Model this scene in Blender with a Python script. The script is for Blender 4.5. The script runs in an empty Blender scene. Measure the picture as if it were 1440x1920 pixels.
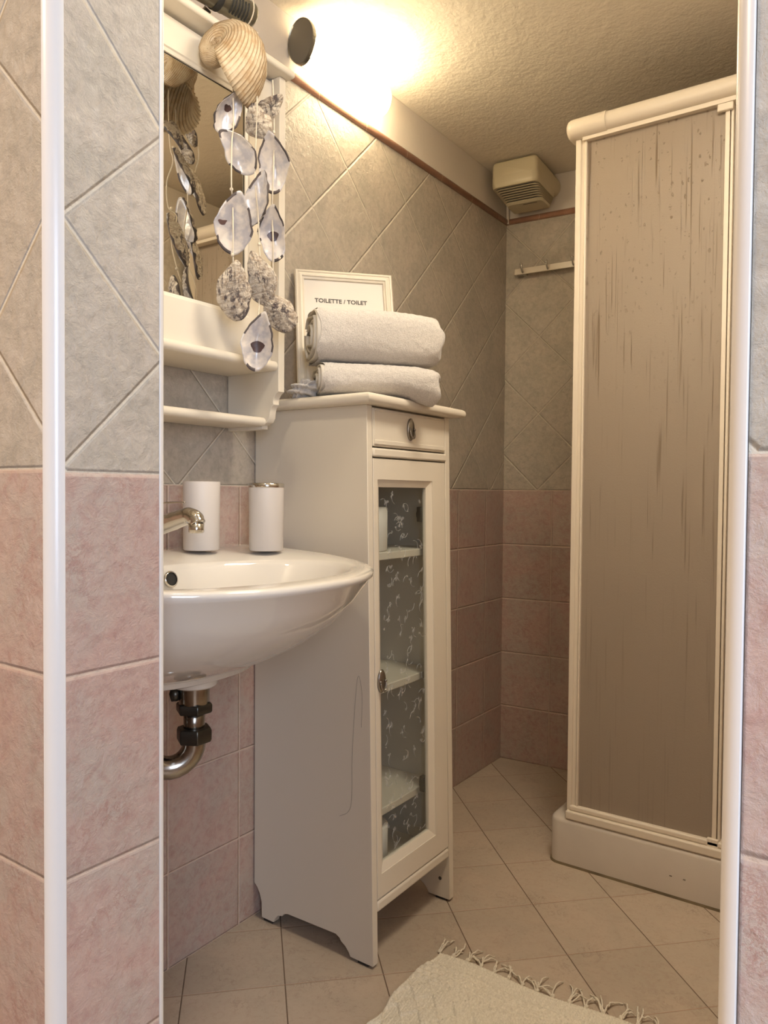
import bpy, bmesh, math, random
from mathutils import Vector, Matrix
R = math.radians
random.seed(7)
S = bpy.context.scene
COL = S.collection

# ------------------------------------------------------------------ camera
yaw, pitch, roll = R(34.879), R(1.485), R(0.4456)
CAM = Vector((1.2329, 0.0, 0.9877))
fwd = Vector((-math.sin(yaw)*math.cos(pitch), math.cos(yaw)*math.cos(pitch), -math.sin(pitch)))
rt = Vector((math.cos(yaw), math.sin(yaw), 0.0))
up = rt.cross(fwd)
CR = rt*math.cos(roll) + up*math.sin(roll)
CU = up*math.cos(roll) - rt*math.sin(roll)
cd = bpy.data.cameras.new('camera'); cam = bpy.data.objects.new('camera', cd); COL.objects.link(cam)
cam.matrix_world = Matrix(((CR.x, CU.x, -fwd.x, CAM.x), (CR.y, CU.y, -fwd.y, CAM.y), (CR.z, CU.z, -fwd.z, CAM.z), (0, 0, 0, 1)))
cd.sensor_fit = 'VERTICAL'; cd.sensor_height = 24.0; cd.lens = 24.0*1411.0/1920.0; cd.clip_start = 0.02
S.camera = cam

# ------------------------------------------------------------------ view, world, lights
S.view_settings.view_transform = 'Standard'; S.view_settings.look = 'None'
S.view_settings.gamma = 1.0; S.view_settings.use_curve_mapping = False
S.view_settings.exposure = 0.90
S.cycles.use_denoising = True
S.cycles.max_bounces = 10; S.cycles.diffuse_bounces = 5; S.cycles.transmission_bounces = 8
S.cycles.sample_clamp_indirect = 4.0
W = bpy.data.worlds.new('world'); S.world = W; W.use_nodes = True
W.node_tree.nodes['Background'].inputs[0].default_value = (0.75, 0.8, 0.9, 1)
W.node_tree.nodes['Background'].inputs[1].default_value = 0.3

LAMP_STRENGTH = 17.0
def area(name, loc, target, sx, sy, power, col):
    l = bpy.data.lights.new(name, 'AREA'); l.shape = 'RECTANGLE'; l.size = sx; l.size_y = sy
    l.energy = power; l.color = col
    o = bpy.data.objects.new(name, l); COL.objects.link(o); o.location = loc
    o.rotation_euler = (Vector(target)-Vector(loc)).to_track_quat('-Z', 'Y').to_euler()
    return o
# daylight of the hall window on the right behind the camera, and the hall's warm ceiling lamp on the left
area('hall_window_daylight', (2.28, -0.55, 1.30), (0.9, 0.7, 1.0), 0.8, 1.1, 21.0, (0.66, 0.79, 1.0))
area('hall_ceiling_lamp', (0.15, -0.50, 2.112), (0.15, -0.499, 0), 0.3, 0.3, 12.0, (1.0, 0.74, 0.46))

# the bathroom's second lamp is a globe on the inner side of the door wall, left of the doorway (built below)
GLOBE_STRENGTH = 66.0
area('ceiling_fill_light', (1.0, 1.15, 2.112), (1.0, 1.151, 0), .32, .32, 8.0, (1.0, .88, .70))  # fill light added out of view to brighten the rear of the bathroom

# ------------------------------------------------------------------ material helpers
class NT:
    def __init__(s, name):
        s.m = bpy.data.materials.new(name); s.m.use_nodes = True
        s.t = s.m.node_tree; s.b = s.t.nodes['Principled BSDF']; s.out = s.t.nodes['Material Output']
    def n(s, typ, **kw):
        nd = s.t.nodes.new(typ)
        for k, v in kw.items(): setattr(nd, k, v)
        return nd
    def put(s, sock, v):
        if isinstance(v, bpy.types.NodeSocket): s.t.links.new(v, sock)
        else: sock.default_value = v
    def math(s, op, a, b=0.0, c=0.0):
        nd = s.n('ShaderNodeMath', operation=op)
        s.put(nd.inputs[0], a); s.put(nd.inputs[1], b); s.put(nd.inputs[2], c)
        return nd.outputs[0]
    def mapr(s, v, a, b, c=0.0, d=1.0, smooth=False):
        nd = s.n('ShaderNodeMapRange')
        if smooth: nd.interpolation_type = 'SMOOTHSTEP'
        for i, x in enumerate((v, a, b, c, d)): s.put(nd.inputs[i], x)
        return nd.outputs[0]
    def mix(s, f, a, b):
        nd = s.n('ShaderNodeMix', data_type='RGBA')
        s.put(nd.inputs[0], f); s.put(nd.inputs[6], a); s.put(nd.inputs[7], b)
        return nd.outputs[2]
    def noise(s, vec, scale, detail=4.0, rough=0.55, dist=0.0):
        nd = s.n('ShaderNodeTexNoise')
        s.put(nd.inputs['Vector'], vec); nd.inputs['Scale'].default_value = scale
        nd.inputs['Detail'].default_value = detail; nd.inputs['Roughness'].default_value = rough
        nd.inputs['Distortion'].default_value = dist
        return nd.outputs[0]
    def obj(s): return s.n('ShaderNodeTexCoord').outputs['Object']
    def bump(s, h, strength=0.4, dist=0.002, normal=None):
        nd = s.n('ShaderNodeBump'); nd.inputs['Strength'].default_value = strength
        nd.inputs['Distance'].default_value = dist; s.put(nd.inputs['Height'], h)
        if normal is not None: s.put(nd.inputs['Normal'], normal)
        return nd.outputs[0]
    def scale(s, vec, v):
        nd = s.n('ShaderNodeVectorMath', operation='MULTIPLY'); s.put(nd.inputs[0], vec); nd.inputs[1].default_value = v
        return nd.outputs[0]
def rgb(r, g, b): return (r, g, b, 1.0)

def simple(name, col, rough=0.5, metal=0.0, coat=0.0, bump=None, vary=0.0, spec=0.5):
    t = NT(name)
    t.b.inputs['Roughness'].default_value = rough; t.b.inputs['Metallic'].default_value = metal
    t.b.inputs['Coat Weight'].default_value = coat; t.b.inputs['Specular IOR Level'].default_value = spec
    if vary > 0:
        f = t.mapr(t.noise(t.obj(), 14.0, 5.0), 0.35, 0.65)
        t.put(t.b.inputs['Base Color'], t.mix(f, rgb(*[c*(1-vary) for c in col]), rgb(*col)))
    else: t.b.inputs['Base Color'].default_value = rgb(*col)
    if bump:
        sc, st, di = bump
        t.put(t.b.inputs['Normal'], t.bump(t.noise(t.obj(), sc, 4.0), st, di))
    return t.m

PINK_A, PINK_B, PINK_C = rgb(.50, .355, .30), rgb(.46, .375, .32), rgb(.33, .16, .13)
GREY_A, GREY_B, GREY_C = rgb(.50, .435, .36), rgb(.42, .375, .31), rgb(.30, .265, .22)
def tile_mat(name, ux, uy, u_pink, wy, wz, hs=0.2, zsplit=1.0, border=True, bumpk=1.0):
    t = NT(name); P = t.obj()
    sep = t.n('ShaderNodeSeparateXYZ'); t.put(sep.inputs[0], P)
    X, Y, Z = sep.outputs
    u = t.math('ADD', t.math('MULTIPLY', X, ux), t.math('MULTIPLY', Y, uy))
    # pink square courses
    du = t.math('PINGPONG', t.math('SUBTRACT', u, u_pink), 0.1)
    dz = t.math('PINGPONG', t.math('SUBTRACT', Z, zsplit), 0.1)
    dp = t.math('MINIMUM', du, dz)
    # grey tiles laid on the diagonal
    a = t.math('MULTIPLY', t.math('ADD', t.math('SUBTRACT', u, wy), t.math('SUBTRACT', Z, wz)), 0.70711)
    b = t.math('MULTIPLY', t.math('SUBTRACT', t.math('SUBTRACT', u, wy), t.math('SUBTRACT', Z, wz)), 0.70711)
    dd = t.math('MINIMUM', t.math('PINGPONG', a, hs/2), t.math('PINGPONG', b, hs/2))
    up_ = t.math('GREATER_THAN', Z, zsplit)
    if border:
        dd = t.math('MINIMUM', dd, t.math('ABSOLUTE', t.math('SUBTRACT', Z, zsplit)))
    d = t.math('ADD', t.math('MULTIPLY', dp, t.math('SUBTRACT', 1.0, up_)), t.math('MULTIPLY', dd, up_))
    tilef = t.mapr(d, 0.0009, 0.0018, smooth=True)
    # per tile tone
    def cell(v, s, o=0.0): return t.math('FLOOR', t.math('DIVIDE', t.math('SUBTRACT', v, o), s))
    comb = t.n('ShaderNodeCombineXYZ')
    t.put(comb.inputs[0], t.math('ADD', t.math('MULTIPLY', cell(u, .2, u_pink), t.math('SUBTRACT', 1.0, up_)), t.math('MULTIPLY', cell(a, hs), up_)))
    t.put(comb.inputs[1], t.math('ADD', t.math('MULTIPLY', cell(Z, .2), t.math('SUBTRACT', 1.0, up_)), t.math('MULTIPLY', cell(b, hs), up_)))
    wn = t.n('ShaderNodeTexWhiteNoise'); wn.noise_dimensions = '3D'; t.put(wn.inputs[0], comb.outputs[0])
    big = t.noise(P, 9.0, 5.0, 0.6, 0.6)
    fine = t.noise(P, 60.0, 8.0, 0.72, 0.5)
    vein = t.mapr(t.math('ABSOLUTE', t.math('SUBTRACT', t.noise(P, 34.0, 9.0, 0.78, 0.3), 0.5)), 0.0, 0.03, 1.0, 0.0)
    blotch = t.mapr(t.noise(P, 13.0, 3.0), 0.50, 0.68)
    veinm = t.math('MULTIPLY', vein, blotch)
    pk = t.mix(t.mapr(big, 0.38, 0.62), PINK_A, PINK_B)
    pk = t.mix(t.mapr(fine, 0.47, 0.70, 0.0, 0.6), pk, rgb(.37, .20, .17))
    pk = t.mix(t.mapr(fine, 0.42, 0.2, 0.0, 0.5), pk, rgb(.60, .49, .43))
    pk = t.mix(t.math('MULTIPLY', veinm, 0.7), pk, PINK_C)
    gr = t.mix(t.mapr(big, 0.38, 0.62), GREY_A, GREY_B)
    gr = t.mix(t.mapr(fine, 0.48, 0.66, 0.0, 0.55), gr, GREY_C)
    gr = t.mix(t.mapr(fine, 0.46, 0.32, 0.0, 0.45), gr, rgb(.58, .53, .46))
    gr = t.mix(t.math('MULTIPLY', veinm, 0.22), gr, GREY_C)
    col = t.mix(up_, pk, gr)
    hv = t.n('ShaderNodeHueSaturation'); t.put(hv.inputs['Value'], t.mapr(wn.outputs[0], 0, 1, 0.95, 1.05)); t.put(hv.inputs['Color'], col)
    grout = t.mix(up_, rgb(.60, .47, .38), rgb(.62, .56, .46))
    t.put(t.b.inputs['Base Color'], t.mix(tilef, grout, hv.outputs[0]))
    t.put(t.b.inputs['Roughness'], t.mapr(tilef, 0, 1, .85, .42))
    h = t.math('ADD', t.math('MULTIPLY', t.mapr(d, 0.0006, 0.0042, smooth=True), .75), t.math('MULTIPLY', t.noise(P, 55.0, 8.0, 0.68, 0.3), 1.1))
    t.put(t.b.inputs['Normal'], t.bump(h, 0.85*bumpk, 0.0036))
    return t.m

def floor_mat():
    t = NT('floor_tile'); P = t.obj()
    sep = t.n('ShaderNodeSeparateXYZ'); t.put(sep.inputs[0], P); X, Y, Z = sep.outputs
    k = .70711
    u = t.math('SUBTRACT', t.math('MULTIPLY', t.math('SUBTRACT', X, Y), k), -1.6224)
    v = t.math('SUBTRACT', t.math('MULTIPLY', t.math('ADD', X, Y), k), 1.1447)
    s = .2002
    du = t.math('PINGPONG', u, s/2); dv = t.math('PINGPONG', v, s/2); d = t.math('MINIMUM', du, dv)
    tf = t.mapr(d, .0007, .0016, smooth=True)
    comb = t.n('ShaderNodeCombineXYZ')
    t.put(comb.inputs[0], t.math('FLOOR', t.math('DIVIDE', u, s))); t.put(comb.inputs[1], t.math('FLOOR', t.math('DIVIDE', v, s)))
    wn = t.n('ShaderNodeTexWhiteNoise'); t.put(wn.inputs[0], comb.outputs[0])
    big = t.noise(P, 8.0, 5.0, .6, .8); fine = t.noise(P, 48.0, 7.0, .65, 1.3)
    vein = t.mapr(t.math('ABSOLUTE', t.math('SUBTRACT', t.noise(P, 26.0, 8.0, .7, 1.2), .5)), 0, .02, 1, 0)
    bl = t.mapr(t.noise(P, 11.0, 3.0), .5, .66)
    c = t.mix(t.mapr(big, .36, .64), rgb(.48, .39, .30), rgb(.43, .36, .28))
    c = t.mix(t.mapr(fine, .48, .8, 0, .45), c, rgb(.34, .22, .165))
    c = t.mix(t.math('MULTIPLY', t.math('MULTIPLY', vein, bl), .7), c, rgb(.20, .13, .09))
    c = t.mix(t.mapr(t.noise(P, 90.0, 4.0, .7), .56, .72, 0, .35), c, rgb(.25, .17, .11))
    hv = t.n('ShaderNodeHueSaturation'); t.put(hv.inputs['Value'], t.mapr(wn.outputs[0], 0, 1, .94, 1.06)); t.put(hv.inputs['Color'], c)
    gsel = t.math('GREATER_THAN', du, dv)
    grout = t.mix(gsel, rgb(.36, .25, .18), rgb(.13, .085, .055))
    t.put(t.b.inputs['Base Color'], t.mix(tf, grout, hv.outputs[0]))
    t.put(t.b.inputs['Roughness'], t.mapr(tf, 0, 1, .9, .38))
    h = t.math('ADD', t.mapr(d, .0004, .003, smooth=True), t.math('MULTIPLY', fine, .55))
    t.put(t.b.inputs['Normal'], t.bump(h, .4, .0015))
    return t.m

def plaster_mat():
    t = NT('ceiling_plaster'); P = t.obj()
    t.b.inputs['Base Color'].default_value = rgb(.78, .71, .60); t.b.inputs['Roughness'].default_value = .9
    h = t.math('ADD', t.noise(P, 70.0, 5.0, .6), t.math('MULTIPLY', t.noise(P, 22.0, 3.0), 1.0))
    t.put(t.b.inputs['Normal'], t.bump(h, .55, .004))
    return t.m
def trim_mat():
    t = NT('pink_trim_tile'); P = t.obj()
    sep = t.n('ShaderNodeSeparateXYZ'); t.put(sep.inputs[0], P)
    u = t.math('ADD', sep.outputs[0], sep.outputs[1])
    f = t.mapr(t.math('PINGPONG', t.math('SUBTRACT', u, 1.47), .1), .0006, .0014)
    c = t.mix(t.mapr(t.noise(P, 30.0, 5.0), .35, .7), rgb(.42, .235, .16), rgb(.33, .17, .115))
    t.put(t.b.inputs['Base Color'], t.mix(f, rgb(.6, .45, .34), c)); t.b.inputs['Roughness'].default_value = .3
    return t.m

M = {}
M['white_paint'] = simple('cream_white_paint', (.70, .64, .54), .38, bump=(160, .05, .0006))
M['white_plastic'] = simple('white_edge_strip', (.72, .70, .68), .25)
M['ceramic'] = simple('sanitary_ceramic', (.68, .64, .58), .07, coat=.5)
M['mat_ceramic'] = simple('matt_white_tumbler', (.62, .575, .54), .5)
M['chrome'] = simple('chrome', (.62, .60, .56), .12, 1.0)
M['steel'] = simple('brushed_steel', (.35, .33, .30), .28, 1.0)
M['old_chrome'] = simple('tarnished_chrome', (.42, .38, .33), .22, 1.0, vary=.45)
M['dark_metal'] = simple('dark_oxidised_nut', (.10, .095, .08), .35, .9, vary=.4)
M['black_rubber'] = simple('black_rubber', (.018, .018, .018), .55)
M['fan_plastic'] = simple('yellowed_fan_plastic', (.60, .53, .37), .35)
M['slot'] = simple('dark_slot', (.07, .06, .045), .8)
M['wall_paint'] = simple('wall_paint_strip', (.68, .62, .55), .85, bump=(60, .25, .002))
M['shower_white'] = simple('shower_frame_enamel', (.72, .64, .53), .3)
M['tray'] = simple('shower_tray_acrylic', (.60, .54, .47), .2, coat=.3, vary=.04)
M['sealant'] = simple('stained_sealant', (.20, .15, .085), .8, vary=.4)
M['grout_white'] = simple('caulk', (.6, .55, .48), .8)
M['cord'] = simple('cotton_cord', (.66, .58, .46), .9, bump=(900, .5, .0006))
M['paper'] = simple('sign_paper', (.72, .68, .63), .6)
M['ink'] = simple('black_ink', (.05, .045, .04), .6)
M['roll_paper'] = simple('toilet_paper', (.78, .74, .68), .95, bump=(300, .3, .001))
M['rose_wall'] = simple('hall_wall_paint', (.55, .48, .42), .9)
M['scratch'] = simple('hair_strand', (.12, .09, .07), .6)

def towel_mat():
    t = NT('terry_cotton'); P = t.obj()
    t.b.inputs['Roughness'].default_value = 1.0; t.b.inputs['Sheen Weight'].default_value = .4
    f = t.noise(P, 420.0, 3.0, .7)
    t.put(t.b.inputs['Base Color'], t.mix(t.mapr(f, .35, .65), rgb(.52, .485, .45), rgb(.72, .675, .63)))
    t.put(t.b.inputs['Normal'], t.bump(t.math('ADD', f, t.noise(P, 60.0, 2.0)), .8, .003))
    return t.m
M['towel'] = towel_mat()
M['towel_hem'] = simple('woven_towel_hem', (.60, .56, .50), .9, bump=(700, .4, .001))
def rug_mat():
    t = NT('woven_rug_cotton'); P = t.obj()
    t.b.inputs['Roughness'].default_value = 1.0
    f = t.noise(P, 260.0, 3.0, .6)
    t.put(t.b.inputs['Base Color'], t.mix(t.mapr(f, .3, .7), rgb(.60, .54, .43), rgb(.80, .74, .62)))
    t.put(t.b.inputs['Normal'], t.bump(f, .6, .002))
    return t.m
M['rug'] = rug_mat()
def mirror_mat():
    m = simple('mirror_silver', (.80, .78, .72), .015, 1.0); return m
M['mirror'] = mirror_mat()
def glass_mat():
    t = NT('cabinet_glass')
    tr = t.n('ShaderNodeBsdfTransparent'); tr.inputs[0].default_value = rgb(.93, .95, .95)
    gl = t.n('ShaderNodeBsdfGlossy'); gl.inputs['Roughness'].default_value = .12; gl.inputs[0].default_value = rgb(.9, .9, .9)
    t.put(gl.inputs['Normal'], t.bump(t.noise(t.obj(), 60.0, 3.0), .3, .002))
    mx = t.n('ShaderNodeMixShader'); fr = t.n('ShaderNodeLayerWeight')
    t.put(mx.inputs[0], t.math('ADD', .03, t.math('MULTIPLY', t.math('POWER', fr.outputs[1], 4.0), .5))); t.put(mx.inputs[1], tr.outputs[0]); t.put(mx.inputs[2], gl.outputs[0])
    t.put(t.out.inputs[0], mx.outputs[0]); return t.m
M['glass'] = glass_mat()
def relief_mat():
    t = NT('etched_flower_relief')
    tr = t.n('ShaderNodeBsdfTransparent'); df = t.n('ShaderNodeBsdfPrincipled'); df.inputs['Base Color'].default_value = rgb(.62, .62, .62); df.inputs['Roughness'].default_value = .2
    mx = t.n('ShaderNodeMixShader'); mx.inputs[0].default_value = .26
    t.put(mx.inputs[1], tr.outputs[0]); t.put(mx.inputs[2], df.outputs[0]); t.put(t.out.inputs[0], mx.outputs[0]); return t.m
M['relief'] = relief_mat()
def acrylic_mat():
    t = NT('frosted_shower_acrylic'); P = t.obj()
    st = t.noise(t.scale(P, (1.0, 1.0, .012)), 210.0, 2.0, .5)
    fine = t.noise(P, 330.0, 2.0, .6)
    drops = t.n('ShaderNodeTexVoronoi'); t.put(drops.inputs['Vector'], t.scale(P, (1, 1, .45))); drops.inputs['Scale'].default_value = 85.0
    dm = t.mapr(drops.outputs['Distance'], .20, .36, 1.0, 0.0, smooth=True)
    sep = t.n('ShaderNodeSeparateXYZ'); t.put(sep.inputs[0], P)
    hi = t.mapr(sep.outputs[2], 1.1, 1.75)
    keep = t.math('MULTIPLY', t.mapr(t.noise(P, 150.0, 2.0), .52, .60), hi)
    dm = t.math('MULTIPLY', dm, keep)
    run = t.math('MULTIPLY', t.mapr(st, .58, .66), t.mapr(t.noise(t.scale(P, (2.2, 1, .18)), 24.0, 2.0), .46, .58))
    wet = t.math('MAXIMUM', dm, t.math('MULTIPLY', run, t.mapr(sep.outputs[2], .5, 1.5, .35, 1.0)))
    h = t.math('ADD', t.math('MULTIPLY', fine, .5), t.math('MULTIPLY', wet, .8))
    nrm = t.bump(h, .45, .002)
    c = t.mix(t.math('MULTIPLY', wet, 1.0), rgb(.53, .45, .365), rgb(.27, .20, .135))
    df = t.n('ShaderNodeBsdfPrincipled'); t.put(df.inputs['Base Color'], c); df.inputs['Roughness'].default_value = .33
    t.put(df.inputs['Normal'], nrm)
    tl = t.n('ShaderNodeBsdfTranslucent'); t.put(tl.inputs[0], t.mix(t.math('MULTIPLY', wet, .5), rgb(.74, .66, .56), rgb(.5, .42, .34))); t.put(tl.inputs['Normal'], nrm)
    rf = t.n('ShaderNodeBsdfRefraction'); rf.inputs[0].default_value = rgb(.85, .8, .72); rf.inputs['Roughness'].default_value = .45; rf.inputs['IOR'].default_value = 1.12
    m1 = t.n('ShaderNodeMixShader'); m1.inputs[0].default_value = .45; t.put(m1.inputs[1], tl.outputs[0]); t.put(m1.inputs[2], rf.outputs[0])
    m2 = t.n('ShaderNodeMixShader'); m2.inputs[0].default_value = .50; t.put(m2.inputs[1], m1.outputs[0]); t.put(m2.inputs[2], df.outputs[0])
    t.put(t.out.inputs[0], m2.outputs[0]); return t.m
M['acrylic'] = acrylic_mat()
def lamp_mat():
    t = NT('opal_lamp_glass'); P = t.obj()
    sep = t.n('ShaderNodeSeparateXYZ'); t.put(sep.inputs[0], P)
    f = t.mapr(sep.outputs[1], 1.36, 1.53, .10, 1.0, smooth=True)
    t.b.inputs['Base Color'].default_value = rgb(.85, .82, .75); t.b.inputs['Roughness'].default_value = .25
    t.b.inputs['Emission Color'].default_value = rgb(1.0, .82, .52)
    t.put(t.b.inputs['Emission Strength'], t.math('MULTIPLY', f, LAMP_STRENGTH)); return t.m
M['lamp'] = lamp_mat()
def whelk_mat():
    t = NT('ribbed_sea_snail_shell'); uv = t.n('ShaderNodeUVMap').outputs[0]
    sep = t.n('ShaderNodeSeparateXYZ'); t.put(sep.inputs[0], uv)
    rib = t.math('ABSOLUTE', t.math('SINE', t.math('MULTIPLY', sep.outputs[1], math.pi*42)))
    c = t.mix(t.mapr(rib, .0, .75, smooth=True), rgb(.25, .165, .085), rgb(.54, .43, .29))
    P = t.obj(); n = t.noise(P, 60.0, 6.0, .65)
    c = t.mix(t.mapr(n, .44, .66, 0, .7), c, rgb(.36, .22, .10))
    c = t.mix(t.mapr(t.noise(P, 20.0, 4.0), .5, .65, 0, .5), c, rgb(.66, .56, .40))
    t.put(t.b.inputs['Base Color'], c); t.b.inputs['Roughness'].default_value = .5
    t.put(t.b.inputs['Normal'], t.bump(t.math('ADD', rib, n), .5, .002)); return t.m
M['whelk'] = whelk_mat()
def oyster_out():
    t = NT('oyster_shell_outside'); P = t.obj()
    w = t.noise(t.scale(P, (1.6, 1.0, .45)), 90.0, 5.0, .6, .8)
    ly = t.noise(t.scale(P, (.5, 1.0, 1.6)), 70.0, 5.0, .65, 1.5)
    c = t.mix(t.mapr(ly, .38, .6), rgb(.34, .26, .19), rgb(.66, .58, .47))
    dk = t.math('MULTIPLY', t.mapr(w, .51, .57), t.mapr(t.noise(P, 34.0, 3.0), .40, .54))
    c = t.mix(t.math('MULTIPLY', dk, .9), c, rgb(.075, .055, .06))
    t.put(t.b.inputs['Base Color'], c); t.b.inputs['Roughness'].default_value = .75
    t.put(t.b.inputs['Normal'], t.bump(t.math('ADD', ly, w), .9, .004)); return t.m
def oyster_in():
    t = NT('oyster_shell_inside'); P = t.obj()
    c = t.mix(t.mapr(t.noise(P, 38.0, 3.0), .42, .62), rgb(.66, .60, .54), rgb(.42, .40, .42))
    t.put(t.b.inputs['Base Color'], c); t.b.inputs['Roughness'].default_value = .22; t.b.inputs['Coat Weight'].default_value = .3
    t.put(t.b.inputs['Normal'], t.bump(t.noise(P, 45.0, 2.0), .3, .004)); return t.m
M['oyster_out'] = oyster_out(); M['oyster_in'] = oyster_in()
M['scar'] = simple('oyster_muscle_scar', (.12, .07, .065), .35, vary=.6)
M['oyster_edge'] = simple('oyster_dark_rim', (.12, .095, .09), .7, vary=.6)

# ------------------------------------------------------------------ mesh helpers
def link(name, bm, mat, parent=None, smooth=False, bevel=0.0, seg=3, autosmooth=None, subsurf=0):
    bmesh.ops.recalc_face_normals(bm, faces=bm.faces)
    me = bpy.data.meshes.new(name); bm.to_mesh(me); bm.free()
    for m in (mat if isinstance(mat, (list, tuple)) else [mat]): me.materials.append(m)
    if smooth:
        for p in me.polygons: p.use_smooth = True
    o = bpy.data.objects.new(name, me); COL.objects.link(o)
    if parent is not None:
        o.parent = parent; o.matrix_parent_inverse = Matrix.Translation(-Vector(parent.location)) if not parent.parent else Matrix.Identity(4)
    if bevel > 0:
        md = o.modifiers.new('bevel', 'BEVEL'); md.width = bevel; md.segments = seg; md.limit_method = 'ANGLE'; md.angle_limit = R(35)
        md.harden_normals = False
        for p in me.polygons: p.use_smooth = True
        me.set_sharp_from_angle(angle=R(50)) if not smooth else None
    if subsurf:
        md = o.modifiers.new('sub', 'SUBSURF'); md.levels = subsurf; md.render_levels = subsurf
    return o
# every mesh is written in world coordinates; an Empty at a thing's base parents them (offset kept by the parent inverse)
def thing(name, label, cat, loc=(0, 0, 0), group=None):
    o = bpy.data.objects.new(name, None); COL.objects.link(o); o.location = loc; o.empty_display_size = .05
    o['label'] = label; o['category'] = cat
    if group: o['group'] = group
    return o
def sub(child_of, name, bm, mat, **kw):
    """a sub-part: its parent is a mesh that itself has an offset parent, so both stay in world coordinates"""
    o = link(name, bm, mat, None, **kw); o.parent = child_of; return o
def tag(o, label, cat, group=None):
    o['label'] = label; o['category'] = cat
    if group: o['group'] = group
    return o
def struct(o): o['kind'] = 'structure'; return o

def box(bm, a, b):
    x0, y0, z0 = a; x1, y1, z1 = b
    v = [bm.verts.new(p) for p in ((x0, y0, z0), (x1, y0, z0), (x1, y1, z0), (x0, y1, z0), (x0, y0, z1), (x1, y0, z1), (x1, y1, z1), (x0, y1, z1))]
    for f in ((0, 3, 2, 1), (4, 5, 6, 7), (0, 1, 5, 4), (1, 2, 6, 5), (2, 3, 7, 6), (3, 0, 4, 7)): bm.faces.new([v[i] for i in f])
    return v
def bx(*boxes):
    bm = bmesh.new()
    for a, b in boxes: box(bm, a, b)
    return bm
def prism(bm, pts, d):
    """pts: list of 3D points (planar polygon), extruded by vector d"""
    d = Vector(d); A = [bm.verts.new(p) for p in pts]; B = [bm.verts.new(Vector(p)+d) for p in pts]
    n = len(pts); bm.faces.new(A); bm.faces.new(B[::-1])
    for i in range(n): bm.faces.new((A[i], B[i], B[(i+1) % n], A[(i+1) % n]))
def frames(pts, up0=Vector((0, 0, 1))):
    out = []
    n = len(pts)
    prev = None
    for i in range(n):
        t = (pts[min(i+1, n-1)]-pts[max(i-1, 0)]).normalized()
        if prev is None:
            a = up0 if abs(t.dot(up0)) < .95 else Vector((1, 0, 0))
            u = t.cross(a).normalized()
        else:
            u = (prev - t*prev.dot(t)).normalized()
        prev = u; out.append((u, t.cross(u).normalized()))
    return out
def tube(bm, pts, rad, n=12, cap=True, flat=None):
    pts = [Vector(p) for p in pts]; fr = frames(pts); rings = []
    for i, (p, (u, v)) in enumerate(zip(pts, fr)):
        if isinstance(rad, (list, tuple)):
            q = i/max(1, len(pts)-1)*(len(rad)-1); j = min(int(q), len(rad)-2); r = rad[j]+(rad[j+1]-rad[j])*(q-j)
        else: r = rad
        rings.append([bm.verts.new(p+u*(math.cos(2*math.pi*k/n)*r)+v*(math.sin(2*math.pi*k/n)*r*(flat or 1))) for k in range(n)])
    for a, b in zip(rings, rings[1:]):
        for k in range(n): bm.faces.new((a[k], a[(k+1) % n], b[(k+1) % n], b[k]))
    if cap: bm.faces.new(rings[0][::-1]); bm.faces.new(rings[-1])
def lathe(bm, prof, c, axis=Vector((0, 0, 1)), n=40, sc=(1, 1)):
    """prof: (radius, height) pairs along axis from c"""
    axis = Vector(axis).normalized(); a = Vector((1, 0, 0)) if abs(axis.x) < .9 else Vector((0, 1, 0))
    u = axis.cross(a).normalized(); v = axis.cross(u); c = Vector(c); rings = []
    for r, h in prof:
        if r < 1e-6: rings.append([bm.verts.new(c+axis*h)]*n)
        else: rings.append([bm.verts.new(c+axis*h+u*(r*sc[0]*math.cos(2*math.pi*k/n))+v*(r*sc[1]*math.sin(2*math.pi*k/n))) for k in range(n)])
    for a_, b_ in zip(rings, rings[1:]):
        for k in range(n):
            q = []
            for w in (a_[k], a_[(k+1) % n], b_[(k+1) % n], b_[k]):
                if w not in q: q.append(w)
            if len(q) > 2: bm.faces.new(q)
def loft(bm, rings, closed=True, cap0=False, cap1=False):
    R_ = [[bm.verts.new(p) for p in r] for r in rings]; n = len(R_[0])
    for a, b in zip(R_, R_[1:]):
        for k in range(n if closed else n-1): bm.faces.new((a[k], a[(k+1) % n], b[(k+1) % n], b[k]))
    if cap0: bm.faces.new(R_[0][::-1])
    if cap1: bm.faces.new(R_[-1])
    return R_
def smooth_path(pts, k=8):
    pts = [Vector(p) for p in pts]; out = []
    for i in range(len(pts)-1):
        p0 = pts[max(i-1, 0)]; p1 = pts[i]; p2 = pts[i+1]; p3 = pts[min(i+2, len(pts)-1)]
        for j in range(k):
            t = j/k
            out.append(.5*((2*p1)+(p2-p0)*t+(2*p0-5*p1+4*p2-p3)*t*t+(3*p1-p0-3*p2+p3)*t**3))
    out.append(pts[-1]); return out

# ------------------------------------------------------------------ setting
ZC = 2.121; ZT = 1.985; PH = R(4.576); YC = 2.5424
bd = Vector((math.cos(PH), math.sin(PH), 0)); bn = Vector((math.sin(PH), -math.cos(PH), 0))   # along / out of the back wall
def BP(u, o, z): return Vector((0, YC, 0))+bd*u+bn*o+Vector((0, 0, z))
XR = 1.30; DL, DR = 0.565, 1.1645; DY0, DY1 = 0.406, 0.541

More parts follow.
